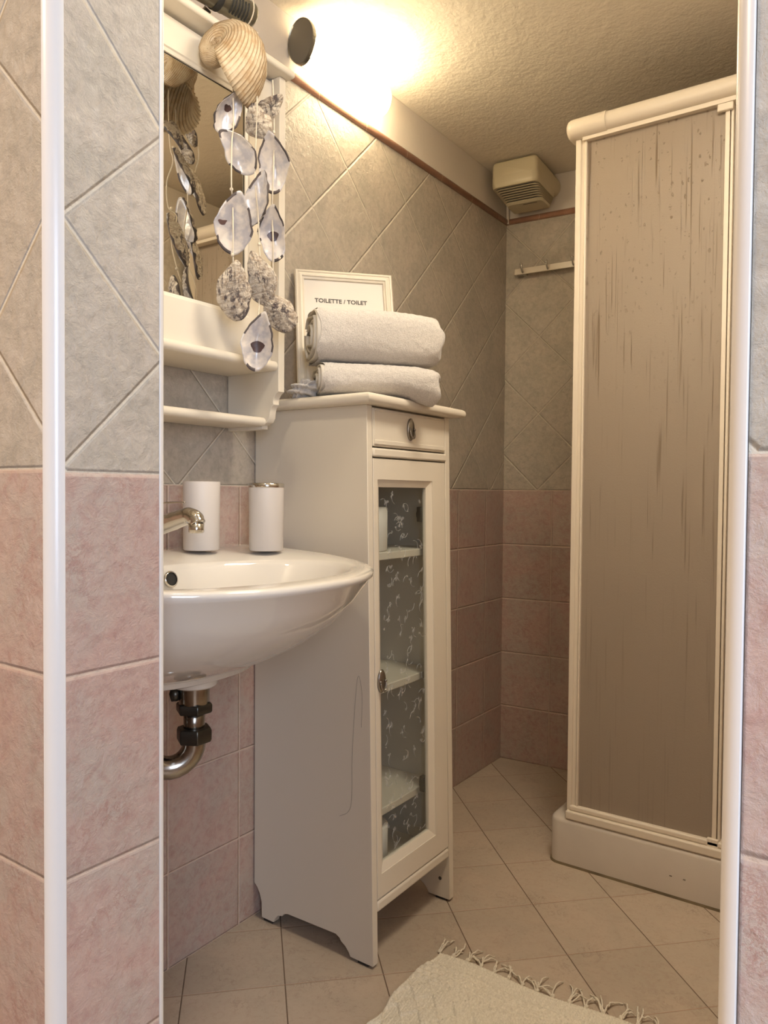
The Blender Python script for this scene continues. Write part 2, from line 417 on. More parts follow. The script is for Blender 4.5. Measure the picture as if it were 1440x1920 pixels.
struct(link('floor', bx(((-1.0, -1.7, -.05), (2.6, 2.75, 0))), floor_mat()))
struct(link('ceiling', bx(((-1.0, -1.7, ZC+.001), (2.6, 2.75, ZC+.08))), plaster_mat()))
m_left = tile_mat('left_wall_tile', 0, 1, 1.2+.002, 1.4467, 1.9796, .1988)
struct(link('wall_left', bx(((-.1, DY1, 0), (0, YC+.1, ZT))), m_left))
struct(link('wall_left_upper', bx(((-.1, DY1, ZT), (-.001, YC+.1, ZC))), M['wall_paint']))
m_back = tile_mat('back_wall_tile', bd.x, bd.y, YC*bd.y+.184, YC*bd.y+.1295, 1.0+.0, .1955)
bm = bmesh.new(); prism(bm, [BP(-.05, 0, 0), BP(1.5, 0, 0), BP(1.5, -.1, 0), BP(-.05, -.1, 0)], (0, 0, ZT)); struct(link('wall_back', bm, m_back))
bm = bmesh.new(); prism(bm, [BP(-.05, -.001, ZT), BP(1.5, -.001, ZT), BP(1.5, -.1, ZT), BP(-.05, -.1, ZT)], (0, 0, ZC-ZT)); struct(link('wall_back_upper', bm, M['wall_paint']))
m_right = tile_mat('right_wall_tile', 0, 1, 1.4, 1.35, 1.9796, .1988)
struct(link('wall_right', bx(((XR, DY1, 0), (XR+.1, 2.7, ZT))), m_right))
struct(link('wall_right_upper', bx(((XR, DY1, ZT), (XR+.1, 2.7, ZC))), M['wall_paint']))
# door wall, in two piers and a lintel
m_rev = tile_mat('door_wall_left_tile', 0, 1, -.451+1.0, .417, 1.250, .170, zsplit=1.005)
m_front = tile_mat('door_wall_front_tile', 1, 0, DL-.2, .4525, 1.1445, .206, zsplit=1.008)
def pier(name, pts):
    bm = bmesh.new(); prism(bm, [(x, y, 0) for x, y in pts], (0, 0, ZC)); o = link(name, bm, [m_front, m_rev])
    for p in o.data.polygons: p.material_index = 1 if abs(p.normal.x) > .5 else 0
    return struct(o)
pier('wall_door_left', [(-1.0, DY0), (DL-.0135, DY0), (DL-.0135, DY0+.0135), (DL, DY0+.0135), (DL, DY1-.010), (DL-.010, DY1-.010), (DL-.010, DY1), (-1.0, DY1)])
pier('wall_door_right', [(2.6, .4060), (DR+.0034, .4060), (DR+.0034, DY1), (2.6, DY1)])
struct(link('wall_door_lintel', bx(((DL, DY0, 2.0), (DR+.004, DY1, ZC))), m_front))
# hall shell behind the camera
struct(link('wall_hall_left', bx(((-1.05, -1.7, 0), (-.95, DY0, ZC))), M['rose_wall']))
struct(link('wall_hall_right', bx(((2.45, -1.7, 0), (2.55, .4125, ZC))), M['rose_wall']))
struct(link('wall_hall_back', bx(((-1.0, -1.75, 0), (2.6, -1.65, ZC))), M['rose_wall']))
wf = struct(link('window_1', bx(((2.40, -1.0, .70), (2.449, -.95, 1.9)), ((2.40, -.15, .70), (2.449, -.10, 1.9)), ((2.40, -1.0, .70), (2.449, -.10, .75)), ((2.40, -1.0, 1.85), (2.449, -.10, 1.9))), M['white_plastic']))

# white edge strips of the doorway (quarter-round profiles)
def strip(name, cx, cy, r, a0, a1, z1, flange=None):
    bm = bmesh.new(); pts = [Vector((cx, cy, 0))]
    for k in range(13):
        a = R(a0+(a1-a0)*k/12); pts.append(Vector((cx+r*math.cos(a), cy+r*math.sin(a), 0)))
    prism(bm, pts, (0, 0, z1)); return struct(link(name, bm, M['white_plastic'], smooth=False, bevel=.0006, seg=1))
strip('trim_1', DL-.0135, DY0+.0135, .0150, 270, 360, 2.0)
strip('trim_2', DL-.010, DY1-.010, .0108, 0, 90, 2.0)
strip('trim_3', DR+.0030, .4135, .0097, 180, 270, 2.0)
# pink half-round border under the painted strip
def half_round(name, f, u0, u1):
    bm = bmesh.new(); pr = []
    for k in range(11):
        a = R(-90+180*k/10); pr.append((.009*math.cos(a)+.0015, ZT-.004+.0105*math.sin(a)))
    pr.append((-.003, ZT-.004+.0105)); pr.insert(0, (-.003, ZT-.004-.0105))
    loft(bm, [[f(u, o, z) for o, z in pr] for u in (u0, u1)], cap0=True, cap1=True)
    return struct(link(name, bm, m_trim, smooth=False))
m_trim = trim_mat()
for p in half_round('trim_4', lambda u, o, z: Vector((o, u, z)), DY1, YC).data.polygons: p.use_smooth = True
for p in half_round('trim_5', lambda u, o, z: BP(u, o, z), 0, XR+.02).data.polygons: p.use_smooth = True
# conduit strip in the corner under the fan
t5 = link('trim_6', bx(((.004, YC-.012, 1.972), (.013, YC-.002, 2.04))), M['wall_paint'], bevel=.001); struct(t5)
struct(link('trim_7', bx(((DL, DY1-.002, 0), (DL+.0005, DY1-.0015, .001))), M['white_plastic']))
bpy.data.objects.remove(bpy.data.objects['trim_7'])

# ------------------------------------------------------------------ tall cabinet
FX = lambda z: .345-.0265*z/1.17
cab = thing('bathroom_cabinet', 'tall narrow cream white cabinet with glass door and one drawer, right of the sink', 'cabinet', (.17, 1.415, 0))
Y0, Y1 = 1.247, 1.583
def front(bm):           # the cabinet front leans back slightly: x is given as distance out of the front face
    for v in bm.verts: v.co.x += FX(v.co.z)
    return bm
def side_panel(y0, y1):
    z0 = .006; P_ = [(.028, z0), (.066, z0), (.070, z0+.010), (.078, z0+.019), (.088, z0+.022), (.092, z0+.023), (.096, z0+.029), (.108, z0+.033), (.246, z0+.036), (.256, z0+.031), (.260, z0+.025), (.272, z0+.018), (.281, z0+.008), (.285, z0), (.345, z0), (FX(1.168), 1.168), (.003, 1.168), (.004, .080), (.013, .072), (.021, .060), (.027, .042)]
    bm = bmesh.new(); prism(bm, [(x, y0, z) for x, z in P_], (0, y1-y0, 0)); return bm
link('side_panel', side_panel(Y0, Y0+.018), M['white_paint'], cab, bevel=.0012, seg=2)
link('side_panel', side_panel(Y1-.020, Y1), M['white_paint'], cab, bevel=.0012, seg=2)
# top board with a rounded nose
bm = bmesh.new(); pr = []
for k in range(9):
    a = R(-90+180*k/8); pr.append((math.cos(a)*.010, 1.1785+math.sin(a)*.0105))
ring_pts = lambda inset: [(.002, Y0-.035+inset), (.350-inset, Y0-.035+inset), (.350-inset, Y1+.028-inset), (.002, Y1+.028-inset)]
rings = []
for o, z in pr:
    rings.append([Vector((x, y, z)) for x, y in ring_pts(.010-o)])
loft(bm, rings, cap0=True, cap1=True); link('top_board', bm, M['white_paint'], cab, bevel=.003, seg=3)
link('back_panel', bx(((.006, Y0+.016, .10), (.012, Y1-.018, 1.165))), simple('cabinet_back_board', (.80, .78, .77), .6), cab)
# face parts
I0, I1 = Y0+.018, Y1-.020
link('rail', front(bx(((-.018, I0, 1.062), (.004, I1, 1.0805)))), M['white_paint'], cab, bevel=.004)
link('rail', front(bx(((-.020, I0, .110), (.001, I1, .134)))), M['white_paint'], cab, bevel=.006)
link('bottom_board', bx(((.02, I0, .118), (.318, I1, .134))), M['white_paint'], cab)
# drawer
dr_ = front(bx(((-.017, I0+.002, 1.084), (.0, I1-.002, 1.164))))
drawer = link('drawer', dr_, M['white_paint'], cab, bevel=.001)
sub(drawer, 'drawer_moulding', front(bx(((-.001, I0+.006, 1.088), (.0035, I1-.006, 1.0975)), ((-.001, I0+.006, 1.158), (.002, I1-.006, 1.162)), ((-.001, I0+.006, 1.0975), (.0018, I0+.0095, 1.158)))), M['white_paint'], bevel=.0012)
def ring_pull(parent, y, z, s=1.0, flip=0):
    X0 = FX(z)+.0005; bm = bmesh.new()
    lathe(bm, [(0, 0), (.0132*s, 0), (.0135*s, .002), (.0115*s, .0045), (.0, .0052)], (X0, y, z), (1, 0, 0), 32, (1.0, 1.0))
    for v in bm.verts: v.co.z = z+(v.co.z-z)*1.85
    h = link('handle', bm, M['steel'], None, smooth=True); h.parent = parent
    bm = bmesh.new(); path = []
    for k in range(13):
        a = R(180+180*k/12); path.append(Vector((X0+.006+.004*math.sin(-a), y+.0095*math.cos(a)*s, z-.001+.019*math.sin(a)*s)))
    tube(bm, path, .0017, 8)
    bmesh.ops.create_icosphere(bm, subdivisions=2, radius=.003, matrix=Matrix.Translation((X0+.006, y+.0095*s, z)))
    bmesh.ops.create_icosphere(bm, subdivisions=2, radius=.003, matrix=Matrix.Translation((X0+.006, y-.0095*s, z)))
    r_ = link('pull_ring', bm, M['steel'], None, smooth=True); r_.parent = parent
ring_pull(drawer, 1.409, 1.128)
# door: frame with bevelled opening
D0, D1, DZ0, DZ1 = I0+.002, I1-.003, .137, 1.059
G0, G1, GZ0, GZ1 = 1.298, 1.487, .202, .999
bm = bmesh.new(); bev = .016
def rect(y0, y1, z0, z1, x): return [Vector((x, y0, z0)), Vector((x, y1, z0)), Vector((x, y1, z1)), Vector((x, y0, z1))]
loft(bm, [rect(D0, D1, DZ0, DZ1, -.018), rect(D0, D1, DZ0, DZ1, -.001), rect(D0+.001, D1-.001, DZ0+.001, DZ1-.001, 0), rect(G0-bev, G1+bev, GZ0-bev, GZ1+bev, 0), rect(G0-bev, G1+bev, GZ0-bev, GZ1+bev, -.002), rect(G0, G1, GZ0, GZ1, -.009), rect(G0, G1, GZ0, GZ1, -.018), rect(D0, D1, DZ0, DZ1, -.018)])
door = link('cabinet_door', front(bm), M['white_paint'], cab)
ring_pull(door, 1.286, .592)
gl = sub(door, 'glass_pane', front(bx(((-.015, G0-.003, GZ0-.003), (-.012, G1+.003, GZ1+.003)))), M['glass'])
# embossed flower sprigs on the glass
bm = bmesh.new(); rr = random.Random(3)
def petal(y, z, a, l, w):
    ca, sa = math.cos(a), math.sin(a); pts = []
    for k in range(10):
        t = 2*math.pi*k/10; p, q = l*math.cos(t)*.5+l*.45, w*math.sin(t)*(.5+.25*math.cos(t))
        pts.append((-.0118, y+p*ca-q*sa, z+p*sa+q*ca))
    c = bm.verts.new((-.0106, y+l*.45*ca, z+l*.45*sa)); vs = [bm.verts.new(p) for p in pts]
    for k in range(10): bm.faces.new((c, vs[k], vs[(k+1) % 10]))
zz = GZ0+.02
while zz < GZ1-.02:
    for _ in range(3):
        y = rr.uniform(G0+.012, G1-.012); z = zz+rr.uniform(-.012, .012); a0 = rr.uniform(0, 6.28); big = rr.random() < .55
        n = rr.choice((2, 3, 4)) if big else 1
        for k in range(n): petal(y, z, a0+k*1.3+rr.uniform(-.2, .2), rr.uniform(.006, .010), rr.uniform(.004, .006))
        p0 = Vector((-.0116, y, z)); b_ = rr.uniform(0, 6.28)
        path = [p0+Vector((0, .018*t*math.cos(b_+t), .018*t*math.sin(b_+t))) for t in (0, .3, .6, .9, 1.2)]
        if all(G0+.002 < p.y < G1-.002 for p in path): tube(bm, path, .0006, 5)
    zz += .021
o = sub(door, 'flower_relief', front(bm), M['relief'], smooth=True); o['kind'] = 'stuff'
for z in (.92, .29):
    sub(door, 'hinge', front(bx(((-.030, G1-.008, z), (-.018, G1+.010, z+.035)), ((-.034, G1-.004, z+.010), (-.018, G1+.004, z+.024)))), M['dark_metal'], bevel=.002)
for z in (.848, .555, .283):
    link('shelf', bx(((.014, I0+.001, z-.008), (.296, I1-.001, z+.009))), M['white_paint'], cab, bevel=.002)
for (x, y) in ((.047, Y0+.009), (.318, Y0+.009), (.047, Y1-.010), (.318, Y1-.010)):
    link('foot_pad', bx(((x-.014, y-.008, .0), (x+.014, y+.008, .0065))), M['black_rubber'], cab, bevel=.002)
bm = bmesh.new(); lathe(bm, [(0, 0), (.0042, 0), (.0042, .0008), (0, .0008)], (.318, Y1-.0202, .052), (0, -1, 0), 20)
link('screw_hole', bm, M['slot'], cab)
bm = bmesh.new(); tube(bm, smooth_path([(.330-.024*z, Y0-.0006, z) for z in ()] + [(.255, Y0-.0006, .30), (.285, Y0-.0006, .33), (.288, Y0-.0006, .45), (.300, Y0-.0006, .60), (.312, Y0-.0006, .57), (.311, Y0-.0006, .50)]), .00025, 5)
link('stuck_hair', bm, M['scratch'], cab)

# toilet rolls in the cabinet
def roll(loc, r, h, label):
    x, y, z = loc; bm = bmesh.new()
    lathe(bm, [(.02, 0), (r-.003, 0), (r, .003), (r, h-.003), (r-.003, h), (.021, h), (.02, h-.004), (.02, 0)], loc, n=40)
    t_ = thing('toilet_roll', label, 'toilet paper', loc, 'rolls inside the cabinet')
    link('paper', bm, M['roll_paper'], t_, smooth=True)
    bm = bmesh.new(); lathe(bm, [(.0195, .001), (.0195, h-.002), (.0185, h-.002), (.0185, .001), (.0195, .001)], loc, n=24)
    link('cardboard_core', bm, simple('cardboard', (.42, .32, .22), .9), t_, smooth=True)
roll((.235, 1.358, .8575), .050, .098, 'white toilet roll standing on the top glass-door shelf of the cabinet')
roll((.235, 1.362, .1345), .054, .105, 'pale toilet roll on the cabinet floor, behind the lower glass')

# ------------------------------------------------------------------ towels on the cabinet
def towel(name, A, Bp, w, h, seedv, sag, label, twist=0.0, hem=True, tilt=0.0):
    """a folded bath towel: a thick rounded bundle whose folded layers show at the left end"""
    rr = random.Random(seedv); A = Vector(A); Bp = Vector(Bp); L = (Bp-A).length; ax = (Bp-A).normalized()
    sd = Vector((0, 0, 1)).cross(ax).normalized()      # depth direction (towards the wall)
    root = thing(name, label, 'towel', tuple((A+Bp)/2), 'folded towels stacked on the cabinet')
    bm = bmesh.new(); rings = []; N = 34; K = 44
    for i in range(N+1):
        s = i/N; c = A+ax*(L*s)
        e = 1.0
        if s < .06: e = .90+.10*math.sin(s/.06*math.pi/2)
        if s > .90: e = max(.02, math.sqrt(max(0, 1-((s-.90)/.10)**2)))**.55
        dz = sag(s); ring = []
        for k in range(K):
            a = 2*math.pi*k/K
            ex = .62
            cx_ = math.copysign(abs(math.cos(a))**ex, math.cos(a)); sx_ = math.copysign(abs(math.sin(a))**.75, math.sin(a))
            wob = 1+.02*math.sin(3*a+s*4+seedv)+.015*math.sin(7*s+2*a)
            bot = dz[0]; top = dz[1]
            zc = (h/2)
            z = zc+sx_*h/2*(e if s > .5 else .94+.06*e)*wob
            fw = min(1, max(0, .45-.9*cx_))
            z += (bot*fw if sx_ < 0 else top) * (abs(sx_))
            ring.append(c+sd*(cx_*w/2*wob*(e*.5+.5))+Vector((0, 0, z))+ax*(.004*math.sin(5*a+seedv)))
        rings.append(ring)
    loft(bm, rings, cap1=True)
    # inner rolled layers at the open left end
    body = link('towel_body', bm, M['towel'], root, smooth=True)
    tex = bpy.data.textures.new(name+'_nap', 'CLOUDS'); tex.noise_scale = .008
    md = body.modifiers.new('sub', 'SUBSURF'); md.levels = 1; md.render_levels = 1
    md = body.modifiers.new('nap', 'DISPLACE'); md.texture = tex; md.strength = .0035; md.mid_level = .5
    bm = bmesh.new(); c = A
    for j, (f, off, sh) in enumerate(((.98, -.002, 0), (.80, -.006, 1), (.60, -.004, 2), (.40, -.008, 3), (.20, -.003, 4))):
        pts = []
        for k in range(30):
            a = 2*math.pi*k/29*.93+R(40)
            cx_ = math.copysign(abs(math.cos(a))**.7, math.cos(a)); sx_ = math.copysign(abs(math.sin(a))**.85, math.sin(a))
            wv = 1+.10*math.sin(5*a+j*1.7)*(j > 0)
            pts.append(c+ax*off+sd*(cx_*w/2*f*.97)+Vector((0, 0, h/2+sx_*h/2*f*.93*wv)))
        outer = pts
        th = .0055
        ctr = c+Vector((0, 0, h/2))
        rings = []
        for (dd_, dx) in ((0, .03), (0, 0), (.35, -.003), (.75, -.003), (1.0, 0), (1.0, .03)):
            rings.append([p+(ctr-p).normalized()*th*dd_+ax*dx for p in outer])
        loft(bm, rings, closed=False)
    link('folded_edge', bm, M['towel_hem'], root, smooth=True)
    return root
axd = Vector((.70, .714, 0))
C0 = Vector((.155, 1.285, 1.190))
low = lambda s: (-(.034*max(0, (s-.62)/.38)**1.4), -.012*max(0, (s-.8)/.2))
towel('bath_towel', (.180, 1.260, 1.1945), (.356, 1.450, 1.1945), .168, .068, 2, low, 'lower of the two folded white terry towels, resting on the cabinet top')
towel('bath_towel', (.166, 1.256, 1.265), (.346, 1.474, 1.265), .165, .118, 5, lambda s: (0.0, .004*math.sin(s*math.pi)-.010*s), 'upper of the two folded white terry towels, lying on the other towel')

bm = bmesh.new(); rr = random.Random(4); lt = bpy.data.objects['bath_towel']
bmesh.ops.create_icosphere(bm, subdivisions=5, radius=1.0)
for v in bm.verts:
    c = v.co.copy(); w_ = 1+.16*math.sin(9*c.z+5*c.x+2*c.y)+.10*math.sin(14*c.x-7*c.z)
    v.co = Vector((.158, 1.242, 1.208))+Vector((.034*c.x*w_, .030*c.y*w_, .0185*c.z*w_+.006*c.x))
link('towel_corner', bm, M['towel'], lt, smooth=True)

# ------------------------------------------------------------------ framed sign
Pt1 = Vector((.014, 1.366, 1.522)); wdir = Vector((.680, .733, 0)); nrm_h = Vector((.733, -.680, 0))
lean = math.atan2(.10, .325); updir = (Vector((0, 0, 1))*math.cos(lean)-nrm_h*math.sin(lean)); H_, W_ = .338, .238
nrm = wdir.cross(updir)*1.0
if nrm.dot(CAM-Pt1) < 0: nrm = -nrm
org = Pt1-updir*H_             # lower left corner
def FP(a, b, o): return org+wdir*a+updir*b+nrm*o
sign = thing('framed_sign', 'white framed notice reading TOILETTE leaning on the wall behind the stacked towels', 'sign', tuple(org))
def frect(i, o): return [FP(i, i, o), FP(W_-i, i, o), FP(W_-i, H_-i, o), FP(i, H_-i, o)]
bm = bmesh.new(); loft(bm, [frect(0, -.012), frect(0, .0), frect(.003, .003), (frect(.006, .003)), frect(.007, .001), frect(.013, .003), frect(.017, .002), frect(.018, -.001), frect(.022, -.003), frect(.022, -.012), frect(0, -.012)])
link('frame', bm, M['white_paint'], sign)
bm = bmesh.new(); prism(bm, frect(.020, -.0075), -nrm*.003); link('paper', bm, M['paper'], sign)
def text_obj(txt, size, org_, xd, yd, nd, mat, parent, name='lettering', align='LEFT', offset=.0):
    cu = bpy.data.curves.new(name, 'FONT'); cu.body = txt; cu.size = size; cu.extrude = .0002; cu.align_x = align; cu.offset = offset
    o = bpy.data.objects.new(name, cu); COL.objects.link(o)
    dg = bpy.context.evaluated_depsgraph_get(); me = bpy.data.meshes.new_from_object(o.evaluated_get(dg)); bpy.data.objects.remove(o)
    Mx = Matrix((xd, yd, nd)).transposed().to_4x4(); Mx.translation = org_; me.transform(Mx); me.materials.append(mat)
    o = bpy.data.objects.new(name, me); COL.objects.link(o); o.parent = parent; o.matrix_parent_inverse = Matrix.Translation(-Vector(parent.location)); return o
text_obj('TOILETTE / TOILET', .0150, FP(.047, H_-.082, -.0070), wdir, updir, nrm, M['ink'], sign, 'lettering', offset=.0003)

# ------------------------------------------------------------------ mirror cabinet with shelves
unit = thing('mirror_unit', 'cream white wall mirror unit with crown, side panels and two small shelves above the sink', 'mirror cabinet', (0, .88, 1.12))
UY0, UY1 = .585, 1.180
def side_u(y0, y1):
    P_ = [(.003, 1.842), (.153, 1.842), (.153, 1.196), (.146, 1.192), (.140, 1.184), (.138, 1.176), (.139, 1.170), (.132, 1.163), (.129, 1.152), (.128, 1.142), (.122, 1.133), (.110, 1.129), (.106, 1.128), (.106, 1.120), (.092, 1.119), (.003, 1.119)]
    bm = bmesh.new(); prism(bm, [(x, y0, z) for x, z in P_], (0, y1-y0, 0)); return bm
link('side_panel', side_u(UY0, UY0+.018), M['white_paint'], unit, bevel=.001)
link('side_panel', side_u(UY1-.018, UY1), M['white_paint'], unit, bevel=.001)
link('crown', bx(((.001, UY0-.012, 1.843), (.172, UY1+.010, 1.858))), M['white_paint'], unit, bevel=.005)
link('back_board', bx(((.001, UY0+.018, 1.255), (.020, UY1-.018, 1.842))), M['white_paint'], unit)
UI0, UI1 = UY0+.0185, UY1-.0185
MY0, MY1, MZ0, MZ1 = UY0+.062, 1.091, 1.347, 1.774
bm = bmesh.new()
def r2(y0, y1, z0, z1, x): return [Vector((x, y0, z0)), Vector((x, y1, z0)), Vector((x, y1, z1)), Vector((x, y0, z1))]
loft(bm, [r2(UI0, UI1, 1.262, 1.836, .112), r2(UI0, UI1, 1.262, 1.836, .131), r2(MY0-.008, MY1+.008, MZ0-.008, MZ1+.008, .131), r2(MY0-.006, MY1+.006, MZ0-.006, MZ1+.006, .128), r2(MY0, MY1, MZ0, MZ1, .126), r2(MY0, MY1, MZ0, MZ1, .119), r2(UI0, UI1, 1.262, 1.836, .112)])
mf = link('mirror_frame', bm, M['white_paint'], unit)
sub(mf, 'mirror_glass', bx(((.1185, MY0-.002, MZ0-.002), (.1225, MY1+.002, MZ1+.002))), M['mirror'])
bm = bmesh.new(); rg = [[Vector((.1232, MY0+a, MZ0+a)), Vector((.1232, MY1-a, MZ0+a)), Vector((.1232, MY1-a, MZ1-a)), Vector((.1232, MY0+a, MZ1-a))] for a in (0, .0012)]
loft(bm, rg); sub(mf, 'mirror_rebate', bm, M['slot'])
def shelf_u(xf, z0, z1):
    bm = bmesh.new(); pr = [(.004, z0)]
    r = (z1-z0)/2
    for k in range(9):
        a = R(-90+180*k/8); pr.append((xf-r+r*math.cos(a), (z0+z1)/2+r*math.sin(a)))
    pr.append((.004, z1)); prism(bm, [(x, UI0, z) for x, z in pr], (0, UI1-UI0, 0)); return bm
link('shelf', shelf_u(.152, 1.239, 1.259), M['white_paint'], unit, bevel=.0005)
link('shelf', shelf_u(.118, 1.126, 1.144), M['white_paint'], unit, bevel=.0005)

# spot lamp fixed on the crown
sp = thing('spot_lamp', 'grey metal spot lamp with vent slots above the mirror, cord looped over it', 'spot lamp', (.15, 1.0, 1.858))
a0 = Vector((.165, .905, 1.895)); a1 = Vector((.186, 1.052, 1.893)); dx_ = (a1-a0).normalized(); Ls = (a1-a0).length
bm = bmesh.new(); lathe(bm, [(0, 0), (.021, 0), (.0235, .003), (.0235, Ls*.55), (.0225, Ls*.56), (.0225, Ls-.008), (.020, Ls-.003), (.012, Ls), (0, Ls)], a0, dx_, 40)
hs = link('lamp_head', bm, simple('greenish_grey_metal', (.22, .21, .17), .3, .85), sp, smooth=True); hs.data.set_sharp_from_angle(angle=R(50))
bm = bmesh.new(); lathe(bm, [(.0245, Ls*.40), (.0250, Ls*.41), (.0250, Ls*.47), (.0245, Ls*.48)], a0, dx_, 40); sub(hs, 'collar', bm, M['black_rubber'], smooth=True)
u_ = dx_.cross(Vector((0, 0, 1))).normalized()
for k in range(6):
    c = a0+dx_*(Ls*(.60+.045*k))
    bm = bmesh.new(); path = []
    for j in range(7):
        an = R(-75+14*j); path.append(c+u_*(math.cos(an)*.0229)+Vector((0, 0, 1))*(math.sin(an)*.0229))
    tube(bm, path, .0013, 6); sub(hs, 'vent_slot', bm, M['black_rubber'])
bm = bmesh.new(); tube(bm, [(.13, .97, 1.8575), (.135, .97, 1.868), (.15, .972, 1.880)], .008, 14); link('bracket', bm, M['steel'], sp, smooth=True)

# ------------------------------------------------------------------ shell garland
def px_to(X, px, py):
    v = fwd+(px-720)/1411.0*CR-(py-960)/1411.0*CU
    return CAM+v*((X-CAM.x)/v.x)
gar = thing('shell_garland', 'hanging garland of oyster shells under a big ribbed sea snail shell, before the mirror', 'shell garland', tuple(px_to(.20, 440, 100)))
GI = Matrix.Translation(-Vector(gar.location))
def gpart(name, bm, mat, **kw):
    o = link(name, bm, mat, gar, **kw); return o
def oyster(X, px, py, length, width, ang, inner, seedv, scar=None, bend=.18, turn=0.0, tip=1.0, label=None):
    """length, width in picture pixels at that spot; ang = lean of the long axis, clockwise; narrow hinge end on top"""
    rr = random.Random(seedv); c = px_to(X, px, py); dep = (c-CAM).dot(fwd); sc = dep/1411.0
    L = length*sc; Wd = width*sc
    view = (CAM-c).normalized(); e3 = view; e1 = CR-e3*CR.dot(e3); e1.normalize(); e2 = e3.cross(e1)
    # turn about the long axis, then lean in the picture
    A = R(-ang); X1 = e1*math.cos(A)+e2*math.sin(A); Z1 = -e1*math.sin(A)+e2*math.cos(A)
    T = R(turn); X2 = X1*math.cos(T)+e3*math.sin(T); N2 = e3*math.cos(T)-X1*math.sin(T)
    if not inner: N2 = -N2; X2 = -X2
    Xd, Zd, Nd = X2, Z1, N2
    K = 56; rings_n = 9
    ph = [rr.uniform(0, 6.28) for _ in range(5)]
    def outline(t):          # t angle; 90 deg = hinge tip up
        cx, sz = math.cos(t), math.sin(t)
        w = 1.0-.42*tip*max(0, sz)**1.3+.06*(-sz if sz < 0 else 0)
        n = 1+.06*math.sin(3*t+ph[0])+.045*math.sin(5*t+ph[1])+.028*math.sin(9*t+ph[2])+.02*math.sin(17*t+ph[3])
        x = cx*Wd/2*w*n; z = sz*L/2*(1+.02*math.sin(4*t+ph[4]))
        x += bend*Wd*(max(0, sz)**2)*(1 if seedv % 2 else -1)
        return x, z
    depth = Wd*.22
    def surf(f, t, back):
        x, z = outline(t)
        x *= f; z *= f
        d_ = -depth*(1-f**2.2)                      # cup bulges away from the inner side
        if back:
            lay = .0040*((f*7+.35*math.sin(3*t+ph[1])) % 1.0)
            rib = .0016*math.sin(t*13+ph[2]+4*f)*f
            d_ = d_*1.12-.0016-lay-rib
            d_ -= .0006
        else: d_ += .0010*math.sin(6*f+2*t)*f
        d_ += .004*math.sin(2*t+ph[0])*f            # warped rim
        return c+Xd*x+Zd*z+Nd*(d_+depth*.5)
    bm = bmesh.new()
    fs = [i/rings_n for i in range(1, rings_n+1)]; fb = [i/14 for i in range(1, 15)]
    ci = bm.verts.new(surf(0, 0, False)); Ri = [[bm.verts.new(surf(f, 2*math.pi*k/K, False)) for k in range(K)] for f in fs]
    cb_ = bm.verts.new(surf(0, 0, True)); Rb = [[bm.verts.new(surf(f, 2*math.pi*k/K, True)) for k in range(K)] for f in fb]
    F = []
    for k in range(K): F.append((bm.faces.new((ci, Ri[0][k], Ri[0][(k+1) % K])), 0)); F.append((bm.faces.new((cb_, Rb[0][(k+1) % K], Rb[0][k])), 1))
    for a, b in zip(Ri, Ri[1:]):
        for k in range(K): F.append((bm.faces.new((a[k], b[k], b[(k+1) % K], a[(k+1) % K])), 0))
    for a, b in zip(Rb, Rb[1:]):
        for k in range(K): F.append((bm.faces.new((a[k], a[(k+1) % K], b[(k+1) % K], b[k])), 1))
    for k in range(K): F.append((bm.faces.new((Ri[-1][k], Rb[-1][k], Rb[-1][(k+1) % K], Ri[-1][(k+1) % K])), 2))
    for f, i in F: f.material_index = i; f.smooth = True
    rimset = set(Ri[-1])
    for f, i in F:
        if i == 0 and any(v in rimset for v in f.verts):
            k = Ri[-1].index(next(v for v in f.verts if v in rimset))
            if math.sin(k*.34+ph[0])+.5*math.sin(k*.9+ph[1]) > .25: f.material_index = 2
    o = gpart('oyster_shell', bm, [M['oyster_in'], M['oyster_out'], M['oyster_edge']])
    if label: o['label'] = label
    if scar:
        u, v, s = scar; bm = bmesh.new(); C_ = None; vs = []
        def at(x, z):
            f = min(.98, math.hypot(x/(Wd/2), z/(L/2))); t = math.atan2(z/(L/2), x/(Wd/2)); d_ = -depth*(1-f**2.2)+.0010*math.sin(6*f+2*t)*f+.004*math.sin(2*t+ph[0])*f
            return c+Xd*x+Zd*z+Nd*(d_+depth*.5+.0006)
        C_ = bm.verts.new(at(u*Wd/2, v*L/2))
        for k in range(16):
            t = 2*math.pi*k/16; vs.append(bm.verts.new(at(u*Wd/2+math.cos(t)*s*Wd*.85*(1+.2*math.sin(3*t)), v*L/2+math.sin(t)*s*Wd*.75)))
        for k in range(16): bm.faces.new((C_, vs[k], vs[(k+1) % 16]))
        q = sub(o, 'muscle_scar', bm, M['scar'], smooth=True); q['label'] = 'dark muscle scar'
    return o
XL, XM, XRt = .200, .222, .232
oyster(XL, 430, 205, 92, 46, 32, True, 11, (-.1, .0, .20), turn=-25)
oyster(XL, 448, 283, 92, 54, -28, True, 12, None, turn=10)
oyster(XL, 437, 418, 112, 70, 4, True, 13, (-.55, .05, .14))
oyster(XL, 438, 546, 108, 66, -4, False, 14)
oyster(XM, 482, 228, 62, 50, -30, False, 16)
oyster(XM+.01, 508, 200, 60, 34, 62, False, 17)
oyster(XM, 484, 374, 104, 52, 24, True, 18, None, turn=35)
oyster(XM, 490, 522, 100, 54, -6, False, 19)
oyster(XM+.012, 482, 640, 110, 60, 6, True, 21, (.05, -.18, .24), tip=1.25)
oyster(XRt, 513, 306, 106, 58, 6, True, 22, None)
oyster(XRt, 510, 438, 102, 50, -6, True, 23, (.05, -.1, .24))
oyster(XRt, 524, 584, 84, 56, -30, False, 25)
